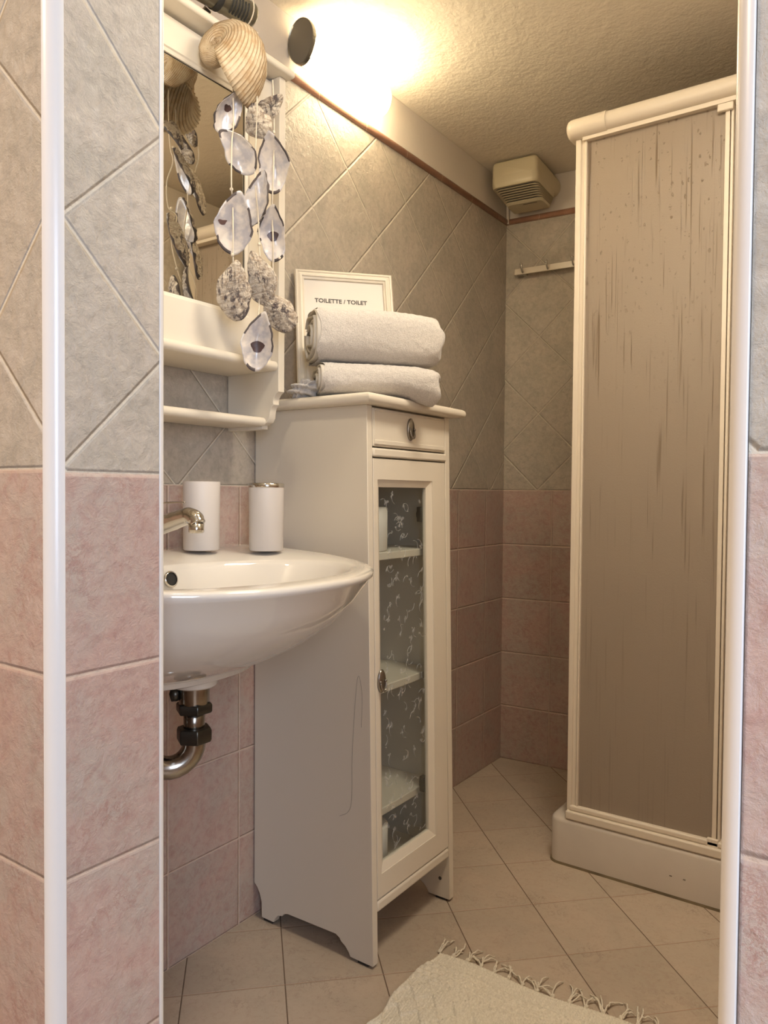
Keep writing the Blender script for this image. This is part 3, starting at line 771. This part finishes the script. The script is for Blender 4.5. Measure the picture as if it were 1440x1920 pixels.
# cords with knots
def cord(pts, r=.0013, knots=()):
    bm = bmesh.new(); P_ = smooth_path([px_to(*p) for p in pts], 6); tube(bm, P_, r, 8)
    for kx in knots:
        p = px_to(*kx); bmesh.ops.create_icosphere(bm, subdivisions=2, radius=.0034, matrix=Matrix.Translation(p))
    return gpart('cord', bm, M['cord'], smooth=True)
cord([(XL+.012, 437, 110), (XL+.012, 437, 160), (XL+.010, 438, 230), (XL+.004, 435, 262), (XL+.012, 434, 300), (XL+.010, 434, 350), (XL, 436, 375), (XL+.008, 437, 420), (XL, 437, 480), (XL-.004, 438, 505)], knots=((XL+.006, 438, 233), (XL+.006, 434, 355), (XL, 436, 478)))
cord([(XM+.012, 480, 140), (XM+.012, 482, 195), (XM, 480, 260), (XM-.006, 478, 330), (XM+.004, 484, 400), (XM, 486, 460), (XM, 488, 500), (XM-.01, 486, 570), (XM+.012, 484, 592)], knots=((XM, 486, 458),))
cord([(XRt, 511, 150), (XRt, 513, 190), (XRt-.004, 514, 245), (XRt+.010, 513, 310), (XRt+.004, 511, 365), (XRt, 510, 395), (XRt+.010, 512, 450), (XRt, 512, 500), (XRt, 514, 555)], knots=((XRt, 513, 248), (XRt+.002, 524, 484)))
# loop over the spot lamp
bm = bmesh.new(); LC = a0+dx_*(Ls*.88); pts = []
for k in range(25):
    an = 2*math.pi*k/24; pts.append(LC+u_*(math.cos(an)*.0262)+Vector((0, 0, 1))*(math.sin(an)*.0262))
tube(bm, pts, .0012, 8, cap=False); tube(bm, [LC-Vector((0, 0, .026)), px_to(.205, 484, 62), px_to(.20, 476, 85)], .0013, 8); gpart('cord', bm, M['cord'], smooth=True)

# ribbed sea snail: a logarithmic spiral tube about its axis
def snail():
    c0 = px_to(.190, 404, 80); dep = (c0-CAM).dot(fwd); sc = dep/1411.0
    axis = (fwd*.80+CR*.34-CU*.30).normalized()       # from the apex towards the base
    e1 = (CR-axis*CR.dot(axis)).normalized(); e2 = e1.cross(axis).normalized()
    if e2.dot(CU) < 0: e2 = -e2
    bm = bmesh.new(); uvl = bm.loops.layers.uv.new('UVMap')
    turns = 3.6; NT_ = 230; NP = 168; kk = .20; T_end = 2*math.pi*turns
    rings = []
    for i in range(NT_+1):
        th = T_end*i/NT_; g = math.exp(kk*(th-T_end)); ang = R(-74)+(T_end-th)
        rad = e1*math.cos(ang)+e2*math.sin(ang)
        cr = rad*(52*sc*g); ch = axis*(44*sc*g); sr = 52*sc*g
        ring = []
        for j in range(NP):
            a = 2*math.pi*j/NP; rib = 1+.022*math.cos(a*42)
            ring.append(c0+cr+ch+rad*(math.cos(a)*sr*rib)+axis*(math.sin(a)*sr*1.15*rib))
        rings.append(ring)
    V = [[bm.verts.new(p) for p in r] for r in rings]
    for i in range(NT_):
        for j in range(NP):
            f = bm.faces.new((V[i][j], V[i][(j+1) % NP], V[i+1][(j+1) % NP], V[i+1][j])); f.smooth = True
            for l, (ii, jj) in zip(f.loops, ((i, j), (i, j+1), (i+1, j+1), (i+1, j))): l[uvl].uv = (ii/NT_, jj/NP)
    o = gpart('sea_snail_shell', bm, M['whelk']); o['label'] = 'large ribbed tan sea snail shell'
    tx = bpy.data.textures.new('shell_wear', 'CLOUDS'); tx.noise_scale = .012; tx.noise_depth = 4
    md = o.modifiers.new('wear', 'DISPLACE'); md.texture = tx; md.strength = .0045; md.mid_level = .5
    md = o.modifiers.new('wall', 'SOLIDIFY'); md.thickness = .0015
snail()

# ------------------------------------------------------------------ wall lamp
lp = thing('wall_lamp', 'glowing white tube lamp with grey end cap on the wall above the tile border', 'wall lamp', (0.01, 1.52, 2.05))
LZ = 2.045
def lamp_ring(y, gx=0.0, s=1.0):
    out = []
    for k in range(32):
        a = 2*math.pi*k/32; x = .043+.037*math.cos(a)*s; z = LZ+.049*math.sin(a)*s
        out.append(Vector((max(x, .008), y, z)))
    return out
bm = bmesh.new(); rg = [lamp_ring(1.362), lamp_ring(1.66), lamp_ring(1.672, s=.97), lamp_ring(1.680, s=.88), lamp_ring(1.683, s=.7)]
loft(bm, rg, cap0=True, cap1=True); link('lamp_shade', bm, M['lamp'], lp, smooth=True)
bm = bmesh.new()
def cap_ring(y, s):
    out = []
    for k in range(40):
        a = 2*math.pi*k/40; cx = math.cos(a); sz = math.sin(a)
        x = .040+.040*cx*s*(1-.12*(-sz if sz < 0 else 0)); z = LZ+.053*sz*s
        out.append(Vector((max(x, .002), y, z)))
    return out
loft(bm, [cap_ring(1.354, .94), cap_ring(1.352, .985), cap_ring(1.355, 1.0), cap_ring(1.364, 1.0)], cap0=True, cap1=True)
c_ = link('end_cap', bm, simple('satin_grey_cap', (.20, .19, .165), .3, .8), lp, bevel=.0); 
bm = bmesh.new(); box(bm, (0, 1.37, LZ-.025), (.012, 1.66, LZ+.025)); link('wall_plate', bm, M['white_plastic'], lp)

# ------------------------------------------------------------------ extractor fan
fan = thing('extractor_fan', 'yellowed cream plastic extractor fan with slotted grille high in the corner', 'fan', tuple(BP(.1, .1, 2.03)))
def fan_ring(o, z0, z1, u0, u1, r, n=6):
    pts = []
    for (cu, cz, a0_) in ((u1-r, z1-r, 0), (u0+r, z1-r, 90), (u0+r, z0+r, 180), (u1-r, z0+r, 270)):
        for k in range(n+1):
            a = R(a0_+90*k/n); pts.append(BP(cu+r*math.cos(a), o, cz+r*math.sin(a)))
    return pts
bm = bmesh.new(); F0, F1 = .024, .186
loft(bm, [fan_ring(.0, 2.040, 2.106, .036, .200, .03), fan_ring(.02, 2.036, 2.110, .032, .198, .03), fan_ring(.10, 2.030, 2.114, F0+.004, F1+.004, .02), fan_ring(.195, 2.040, 2.115, F0, F1, .016), fan_ring(.204, 2.044, 2.112, F0+.003, F1-.003, .013), fan_ring(.209, 2.05, 2.106, F0+.010, F1-.010, .008)], cap0=True, cap1=True)
body = link('fan_housing', bm, M['fan_plastic'], fan, smooth=True); body.data.set_sharp_from_angle(angle=R(60))
# lower grille cover: wider at top, narrowing downwards
def plan_ring(z, u0, u1, o0, o1, r, n=6):
    pts = []
    for (cu, co, a0_) in ((u1-r, o1-r, 0), (u0+r, o1-r, 90), (u0+r*.3, o0+r*.3, 180), (u1-r*.3, o0+r*.3, 270)):
        rr_ = r if a0_ < 180 else r*.3
        for k in range(n+1):
            a = R(a0_+90*k/n); pts.append(BP(cu+rr_*math.cos(a), co+rr_*math.sin(a), z))
    return pts
levels = [(2.062, 0, .214), (2.040, 0, .214), (2.030, .001, .213), (2.0255, .003, .210)]
rg = [plan_ring(z, F0-.001+i_, F1+.003-i_, .03, o1_, .022) for z, i_, o1_ in levels]
sl = []
z = 2.0255; ins = .003; o1_ = .208
for k in range(7):
    rg.append(plan_ring(z-.0004, F0+ins+.006, F1-ins-.006+.003, .03, o1_-.006, .020)); 
    rg.append(plan_ring(z-.0016, F0+ins+.006, F1-ins-.006+.003, .03, o1_-.006, .020))
    ins += .0016; o1_ -= .0120; z -= .0034
    rg.append(plan_ring(z+.0014, F0+ins, F1-ins+.003, .03, o1_, .020)); rg.append(plan_ring(z, F0+ins, F1-ins+.003, .03, o1_, .020))
rg.append(plan_ring(z-.006, F0+ins+.004, F1-ins, .03, o1_-.010, .018))
bm = bmesh.new(); loft(bm, rg, cap0=True, cap1=True); gc = link('grille_cover', bm, [M['fan_plastic'], M['slot']], fan, smooth=True); gc.data.set_sharp_from_angle(angle=R(30))
nr = len(rg[0])
for k in range(7):
    for pr_ in (4+4*k, 5+4*k):
        for q in range(nr): gc.data.polygons[pr_*nr+q].material_index = 1
bm = bmesh.new(); prism(bm, [BP(.10, .10, z-.0065), BP(.15, .10, z-.0065), BP(.15, .104, z-.0065), BP(.10, .104, z-.0065)], (0, 0, .001)); link('slot', bm, M['slot'], fan)

# ------------------------------------------------------------------ hook rail on the back wall
rail = thing('hook_rail', 'white wall rail with small chrome hooks on the back wall, running behind the shower', 'hook rail', tuple(BP(.05, 0, 1.78)))
bm = bmesh.new(); pr = [BP(.050+.010*math.cos(R(a)), .022+.010*math.sin(R(a)), 1.776) for a in range(180, 89, -15)]
pts = pr+[BP(.46, .032, 1.776), BP(.46, .028, 1.776)]+[BP(.050+.006*math.cos(R(a)), .022+.006*math.sin(R(a)), 1.776) for a in range(90, 181, 15)]
prism(bm, pts, (0, 0, .021)); link('bar', bm, M['shower_white'], rail, bevel=.0005)
bm = bmesh.new(); prism(bm, [BP(.050, 0.0, 1.774), BP(.085, 0.0, 1.774), BP(.085, .027, 1.774), BP(.050, .027, 1.774)], (0, 0, .012)); link('bracket', bm, M['chrome'], rail, bevel=.003)
for u in (.078, .170, .262, .354):
    bm = bmesh.new(); tube(bm, smooth_path([BP(u, .032, 1.784), BP(u, .040, 1.780), BP(u-.001, .048, 1.790), BP(u-.002, .050, 1.806)]), .0032, 10)
    bmesh.ops.create_icosphere(bm, subdivisions=2, radius=.0045, matrix=Matrix.Translation(BP(u-.002, .050, 1.806)))
    link('hook', bm, M['chrome'], rail, smooth=True)

# ------------------------------------------------------------------ shower
sh = thing('shower_cabin', 'shower cabin with cream frame, frosted streaked panels and a pale tray at the right', 'shower', (.9, 2.2, 0))
SX0, SX1, SY0 = .455, 1.27, 1.902
def tray_ring(inset, z, r=.03):
    pts = []; x0 = SX0+inset; y0 = SY0+inset
    for k in range(7):
        a = R(180+90*k/6); pts.append(Vector((x0+r+r*math.cos(a), y0+r+r*math.sin(a), z)))
    x1 = SX1
    pts += [Vector((x1, y0, z)), Vector((x1, YC+x1*math.tan(PH)-.006, z)), Vector((x0, YC+x0*math.tan(PH)-.006, z))]
    return pts
bm = bmesh.new(); loft(bm, [tray_ring(0, .004), tray_ring(0, .112), tray_ring(.002, .118), tray_ring(.006, .1225), tray_ring(.012, .124), tray_ring(.075, .124), tray_ring(.085, .110), tray_ring(.10, .07)], cap0=True, cap1=True)
link('tray', bm, M['tray'], sh, smooth=True).data.set_sharp_from_angle(angle=R(70))
bm = bmesh.new(); loft(bm, [tray_ring(-.0025, 0), tray_ring(-.001, .006)], cap0=True, cap1=True); link('sealant_line', bm, M['sealant'], sh)
for x in (.770, .802): 
    bm = bmesh.new(); box(bm, (x, SY0-.0008, .052), (x+.006, SY0+.001, .0535)); link('scuff_mark', bm, M['slot'], sh)
FY = 1.925  # frame line
# bottom rail, posts, top rail with cap
bm = bx(((.500, FY-.022, .124), (SX1, FY+.02, .146)), ((.508, FY-.014, .146), (SX1, FY+.018, .160))); link('bottom_rail', bm, M['shower_white'], sh, bevel=.004)
bm = bx(((.500, FY-.010, .130), (.514, FY+.020, 1.945)), ((.512, FY-.006, .150), (.526, FY+.014, 1.945)), ((.524, FY-.010, .155), (.530, FY+.010, 1.945))); link('post', bm, M['shower_white'], sh, bevel=.002)
bm = bx(((.500, FY-.004, .150), (.506, 2.56, 1.945)), ); side = link('side_panel', bx(((.503, FY+.02, .150), (.507, 2.566, 1.93))), M['acrylic'], sh)
link('wall_profile', bx(((.492, 2.545, .124), (.518, 2.575, 1.945))), M['shower_white'], sh, bevel=.002)
# top rail: convex profile
bm = bmesh.new(); pr = []
for k in range(11):
    a = R(-90+180*k/10); pr.append((FY-.012-.026*math.cos(a), 1.936+.024*math.sin(a)))
pr += [(FY+.02, 1.960), (FY+.02, 1.912)]
prism(bm, [(.56, y, z) for y, z in pr], (SX1-.56, 0, 0)); tr_ = link('top_rail', bm, M['shower_white'], sh, bevel=.002)
link('top_rail_lip', bx(((.52, FY-.018, 1.902), (SX1, FY+.012, 1.914))), M['shower_white'], sh, bevel=.001)
bm = bmesh.new(); cc_ = []
pr2 = [(FY-.012+( y-(FY-.012))*1.10, 1.936+(z-1.936)*1.08) for y, z in pr]
rg = []
for x, s in ((.585, 1.0), (.50, 1.0), (.492, .97), (.486, .9), (.482, .75)):
    rg.append([Vector((x, FY+(y-FY)*s+.0, 1.936+(z-1.936)*s)) for y, z in pr2])
loft(bm, rg, cap0=True, cap1=True); link('corner_cap', bm, M['shower_white'], sh, smooth=True).data.set_sharp_from_angle(angle=R(45))
bm = bx(((.486, FY, 1.912), (.522, 2.56, 1.958))); link('top_rail', bm, M['shower_white'], sh, bevel=.004)
link('door_panel', bx(((.528, FY-.002, .158), (.868, FY+.002, 1.912))), M['acrylic'], sh)
link('door_panel', bx(((.850, FY+.014, .158), (1.255, FY+.018, 1.912))), M['acrylic'], sh)
bm = bx(((.862, FY-.008, .150), (.872, FY+.006, 1.905)), ((.874, FY-.006, .150), (.880, FY+.008, 1.905))); link('door_edge_profile', bm, M['shower_white'], sh, bevel=.001)
link('door_edge_profile', bx(((.895, FY+.010, .150), (.915, FY+.022, 1.905))), simple('greenish_plastic_seal', (.42, .39, .27), .3), sh, bevel=.002)
link('slider_foot', bx(((.852, FY-.014, .140), (.878, FY-.004, .165))), M['shower_white'], sh, bevel=.002)
link('slider_head', bx(((.845, FY-.016, 1.885), (.880, FY-.004, 1.915))), M['shower_white'], sh, bevel=.003)
link('post', bx(((SX1-.025, FY-.012, .13), (SX1, FY+.02, 1.945))), M['shower_white'], sh, bevel=.002)

# ------------------------------------------------------------------ wash basin
sink = thing('wash_basin', 'glossy white ceramic wash basin mounted on the left wall below the mirror', 'sink', (0, .87, .62))
SYc = .868; NS = 72
def Dring(xf, a, z, x0=.0, p=.85, backw=.94, zf=None):
    """D outline: flat at the wall, bulging to xf; half-width a"""
    out = []; xm = x0+(xf-x0)*.27
    for k in range(NS):
        t = -math.pi+2*math.pi*k/NS          # t=0 is front
        c, s = math.cos(t), math.sin(t)
        if c >= 0: x = xm+(xf-xm)*abs(c)**p; y = a*math.copysign(abs(s)**p, s)
        else: x = xm-(xm-x0)*min(1, abs(c)*1.9)**.8; y = a*math.copysign(min(1, abs(s)**.55), s)*(1-(1-backw)*min(1, abs(c)*1.5)) if abs(s) > .0 else 0
        out.append(Vector((x, SYc+y, z if zf is None else zf(x))))
    return out
def Ering(cx, ax_, ay, z):
    out = []
    for k in range(NS):
        t = -math.pi+2*math.pi*k/NS; out.append(Vector((cx+ax_*math.cos(t), SYc+ay*math.sin(t), z)))
    return out
tp = lambda dz: (lambda x: .872-.020*min(1, max(0, (x-.05)/.45))+dz)
rings = [Dring(.25, .13, .664, .05), Dring(.275, .170, .666, .0), Dring(.288, .186, .671, .0), Dring(.290, .187, .679, .0), Dring(.298, .188, .682, 0),
         Dring(.345, .208, .699, 0), Dring(.402, .245, .728, 0), Dring(.455, .283, .765, 0), Dring(.492, .310, .805, 0), Dring(.514, .327, .838, 0),
         Dring(.520, .333, .0, 0, zf=tp(-.010)), Dring(.520, .334, 0, 0, zf=tp(-.003)), Dring(.516, .331, 0, 0, zf=tp(0)), Dring(.505, .322, 0, 0.004, zf=tp(.0005))]
rings += [Ering(.320, .172, .262, .8555), Ering(.318, .166, .255, .853), Ering(.316, .160, .248, .845), Ering(.312, .148, .228, .815), Ering(.300, .125, .190, .775), Ering(.285, .090, .135, .745), Ering(.270, .045, .06, .733), Ering(.268, .02, .02, .731)]
bm = bmesh.new(); loft(bm, rings, cap0=True, cap1=True); link('basin', bm, M['ceramic'], sink, smooth=True)
bm = bmesh.new(); lathe(bm, [(.0, 0), (.036, .0), (.040, .004), (.042, .014), (.044, .016), (.046, .024), (0, .024)], (.205, .893, .644), n=40); link('outlet_boss', bm, M['ceramic'], sink, smooth=True)
bm = bmesh.new(); lathe(bm, [(0, 0), (.012, 0), (.012, .003), (0, .003)], (.170, .868, .832), (1, 0, .25), 24); link('overflow_hole', bm, M['black_rubber'], sink)
bm = bmesh.new(); lathe(bm, [(.012, 0), (.014, .001), (.0145, .004), (.012, .005)], (.170, .868, .832), (1, 0, .25), 24); link('overflow_ring', bm, M['chrome'], sink, smooth=True)
bm = bmesh.new(); lathe(bm, [(0, 0), (.02, 0), (.021, .003), (.010, .004), (0, .004)], (.268, .868, .732), n=32); link('plug', bm, M['chrome'], sink, smooth=True)
# faucet
fc = thing('faucet', 'chrome single lever mixer tap on the back of the basin', 'faucet', (.085, .872, .869))
bm = bmesh.new(); lathe(bm, [(0, 0), (.027, 0), (.027, .006), (.023, .010), (.022, .060), (.019, .072), (0, .078)], (.085, .872, .869), n=36); link('body', bm, M['chrome'], fc, smooth=True)
bm = bmesh.new(); tube(bm, smooth_path([(.090, .872, .905), (.130, .872, .922), (.180, .871, .936), (.215, .870, .944), (.232, .870, .941), (.240, .870, .932)]), [.018]*6+[.0165]*7+[.0155]*7+[.0145]*7+[.0135]*4, 20); spout = link('spout', bm, M['chrome'], fc, smooth=True)
bm = bmesh.new(); lathe(bm, [(0, 0), (.0115, 0), (.013, .002), (.0135, .016), (0, .018)], (.236, .870, .916), n=28); sub(spout, 'aerator', bm, M['chrome'], smooth=True)
bm = bmesh.new(); tube(bm, smooth_path([(.080, .872, .948), (.10, .872, .960), (.15, .872, .966), (.205, .872, .968)]), [.016, .016, .016, .015, .014, .012, .010, .009, .008, .008, .007, .007, .006, .006, .005, .005, .0045, .0045, .004, .004, .0035, .003, .003, .0025, .002][:25], 16, flat=.45); link('lever', bm, M['chrome'], fc, smooth=True)

# drain trap
tp_ = thing('drain_trap', 'tarnished chrome U shaped drain trap under the wash basin', 'drain pipe', (.205, .885, .48))
cx, cy = .205, .893
bm = bmesh.new(); lathe(bm, [(.0, .0), (.026, 0), (.027, .002), (.027, .042), (0, .042)], (cx, cy, .606), n=36); link('tailpiece', bm, M['old_chrome'], tp_, smooth=True).data.set_sharp_from_angle(angle=R(50))
def hexnut(z, r, h):
    bm = bmesh.new(); lathe(bm, [(0, 0), (r*.93, 0), (r, h*.2), (r, h*.8), (r*.93, h), (0, h)], (cx, cy, z), n=6); return bm
link('coupling_nut', hexnut(.597, .033, .018), M['dark_metal'], tp_, bevel=.0015)
bm = bmesh.new(); lathe(bm, [(0, 0), (.0185, 0), (.0185, .06), (0, .06)], (cx, cy, .548), n=36); link('pipe', bm, M['old_chrome'], tp_, smooth=True)
link('coupling_nut', hexnut(.545, .032, .026), M['dark_metal'], tp_, bevel=.0015)
dn = Vector((-.55, -.835, 0)); pth = []
pth.append(Vector((cx, cy, .552))); pth.append(Vector((cx, cy, .548)))
for k in range(0, 13):
    a = R(15*k); pth.append(Vector((cx, cy, .545))+dn*(.042-.042*math.cos(a))+Vector((0, 0, -.042*math.sin(a))))
pth.append(pth[-1]+Vector((0, 0, .03))); pth.append(pth[-1]+Vector((0, 0, .03)))
bm = bmesh.new(); tube(bm, pth, .0205, 28); link('u_bend', bm, M['old_chrome'], tp_, smooth=True)
bm = bmesh.new(); lathe(bm, [(0, 0), (.017, 0), (.018, .004), (.018, .014), (0, .016)], pth[-1], n=20); e_ = pth[-1]
tube(bm, [e_+Vector((0, 0, .012)), Vector((.10, e_.y, e_.z+.02)), Vector((.002, e_.y, e_.z+.02))], .016, 20); link('wall_outlet', bm, M['old_chrome'], tp_, smooth=True)
bm = bmesh.new(); lathe(bm, [(0, 0), (.012, 0), (.013, .004), (.013, .012), (0, .016)], (cx-.016, cy-.022, .632), (-.6, -.8, 0), 20); link('lug', bm, M['dark_metal'], tp_, smooth=True)
# supply hose
hz_ = thing('supply_hose', 'black flexible water hose curling down behind the drain trap', 'hose', (.16, .84, .5))
bm = bmesh.new(); tube(bm, smooth_path([(.150, .850, .662), (.150, .838, .640), (.145, .820, .610), (.150, .818, .570), (.150, .815, .535)]), .0095, 14); link('hose', bm, M['black_rubber'], hz_, smooth=True)
bm = bmesh.new(); lathe(bm, [(0, 0), (.013, 0), (.014, .003), (.014, .022), (.011, .026), (0, .026)], (.150, .815, .512), n=6); link('hose_nut', bm, M['dark_metal'], hz_, bevel=.001)
bm = bmesh.new(); tube(bm, smooth_path([(.150, .815, .515), (.152, .812, .49), (.150, .805, .465), (.13, .79, .440), (.08, .77, .43), (.003, .76, .44)]), .0085, 14); link('copper_tail', bm, simple('aged_brass', (.20, .16, .10), .3, .9), hz_, smooth=True)

# tumblers
def tumbler(x, y, z, label, rim):
    t_ = thing('bathroom_tumbler', label, 'tumbler', (x, y, z), 'white tumblers on the basin')
    bm = bmesh.new(); r = .0365; h = .136
    if not rim:
        lathe(bm, [(0, 0), (r-.003, 0), (r-.001, .002), (r, h-.002), (r-.0005, h), (r-.003, h), (r-.003, .006), (0, .006)], (x, y, z), n=56)
        link('cup', bm, M['mat_ceramic'], t_, smooth=True).data.set_sharp_from_angle(angle=R(50))
    else:
        lathe(bm, [(0, 0), (r-.004, 0), (r-.002, .002), (r-.001, h-.008), (r-.004, h-.008), (r-.004, .006), (0, .006)], (x, y, z), n=56)
        link('cup', bm, M['mat_ceramic'], t_, smooth=True).data.set_sharp_from_angle(angle=R(50))
        bm = bmesh.new(); lathe(bm, [(r-.0005, 0), (r, .001), (r, .007), (r-.002, .009), (r-.005, .0085), (r-.010, .007), (r-.012, .003), (r-.006, .0), (r-.0005, 0)], (x, y, z+h-.008), n=56)
        q = link('rim', bm, M['chrome'], t_, smooth=True); q['label'] = 'chrome rim'
tumbler(.075, 1.024, .8705, 'plain white tumbler on the basin behind the tap spout', False)
tumbler(.158, 1.122, .868, 'white tumbler with a chrome rim on the basin, beside the cabinet', True)

# ------------------------------------------------------------------ lamps out of the picture, and the housing of the added fill light
gl_ = thing('globe_lamp', 'small glowing globe lamp on the inner door wall, left of the doorway', 'wall lamp', (.52, .545, 1.74))
bm = bmesh.new(); lathe(bm, [(0, 0), (.028, 0), (.028, .006), (.010, .012), (.010, .034), (0, .034)], (.52, DY1, 1.74), (0, 1, 0), 24); link('wall_mount', bm, M['chrome'], gl_, smooth=True)
gm = simple('glowing_globe', (.8, .8, .8), .3); gb = gm.node_tree.nodes['Principled BSDF']; gb.inputs['Emission Color'].default_value = rgb(1.0, .86, .64); gb.inputs['Emission Strength'].default_value = GLOBE_STRENGTH
bm = bmesh.new(); bmesh.ops.create_icosphere(bm, subdivisions=3, radius=.035, matrix=Matrix.Translation((.52, .610, 1.74))); link('globe', bm, gm, gl_, smooth=True)
def square_light(x, y, h, label):
    t_ = thing('ceiling_light_housing', label, 'ceiling light', (x, y, ZC))
    link('housing', bx(((x-h-.012, y-h-.012, 2.098), (x-h, y+h+.012, ZC)), ((x+h, y-h-.012, 2.098), (x+h+.012, y+h+.012, ZC)), ((x-h, y-h-.012, 2.098), (x+h, y-h, ZC)), ((x-h, y+h, 2.098), (x+h, y+h+.012, ZC)), ((x-h, y-h, 2.116), (x+h, y+h, ZC))), M['white_plastic'], t_)
square_light(1.0, 1.15, .17, 'square white housing added around the unseen bathroom fill light, in front of the shower')  # made-up fixture, built only to go with the added fill light
square_light(.15, -.50, .16, 'square white ceiling light of the hall, outside the doorway')
# ------------------------------------------------------------------ rug
rug = thing('bath_rug', 'off-white woven cotton rug with knotted fringe on the floor tiles', 'rug', (.64, 1.0, 0))
bm = bmesh.new(); NX, NY = 200, 320; RX0, RX1, RY0, RY1 = .420, .880, .66, 1.375
def rh(u, v):
    dy = (1-v)*(RY1-RY0); x = u*(RX1-RX0)
    if dy < .045: h = .0022*math.sin(x*2*math.pi/.006)
    elif dy < .105: 
        k = (dy-.045)/.015; row = int(k); h = .0048*math.sin((k % 1)*math.pi)*(.25+.75*abs(math.sin(x*math.pi/.016+row*1.57)))
    else:
        a = (x+dy*.8)/.045; b = (x-dy*.8)/.045; w = (int(math.floor(a))+int(math.floor(b))) % 2
        h = .0045*w+.0018*math.sin(x*2*math.pi/.006)
    return h
VV = []
for j in range(NY+1):
    row = []
    for i in range(NX+1):
        u, v = i/NX, j/NY; e = min(u, 1-u, v, 1-v)/.012; e = min(1, e)
        wav = .006*math.sin(v*21)*(1 if u < .5 else -1)*max(0, 1-min(u, 1-u)*8)+.004*math.sin(v*40)*max(0, 1-u*20)
        sk = -.020*(1-v)*0
        row.append(bm.verts.new((RX0+u*(RX1-RX0)+wav+.020*(1-v)*(1-u)*1.0, RY0+v*(RY1-RY0)+.006*math.sin(u*9)+.020*u, .001+.0055*math.sqrt(max(0, e))+rh(u, v)*e)))
    VV.append(row)
for j in range(NY):
    for i in range(NX): bm.faces.new((VV[j][i], VV[j][i+1], VV[j+1][i+1], VV[j+1][i]))
link('woven_mat', bm, M['rug'], rug, smooth=True)
rr = random.Random(9)
for k in range(15):
    u = .015+.97*k/14; x = RX0+u*(RX1-RX0); y = RY1+.006*math.sin(u*9)+.020*u-.002
    bm = bmesh.new(); th0 = rr.uniform(-.5, .5); base = Vector((x, y, .004))
    for s in range(rr.randint(3, 5)):
        th = th0+rr.uniform(-.35, .35); L_ = rr.uniform(.025, .060); cur = rr.uniform(-1.5, 1.5); p = base+Vector((rr.uniform(-.003, .003), 0, 0)); pts = [p.copy()]; a = th
        for q in range(7):
            a += cur/7; p = p+Vector((math.sin(a), math.cos(a), 0))*(L_/7); pts.append(Vector((p.x, p.y, .0025+.010*math.sin(q/6*math.pi)*rr.uniform(.3, 1))))
        tube(bm, smooth_path(pts, 3), [.0016]*18+[.0011]*4, 6)
    bmesh.ops.create_icosphere(bm, subdivisions=2, radius=.0042, matrix=Matrix.Translation(base+Vector((0, .004, 0))))
    link('fringe_tassel', bm, M['rug'], rug, smooth=True)
bpy.context.view_layer.update()
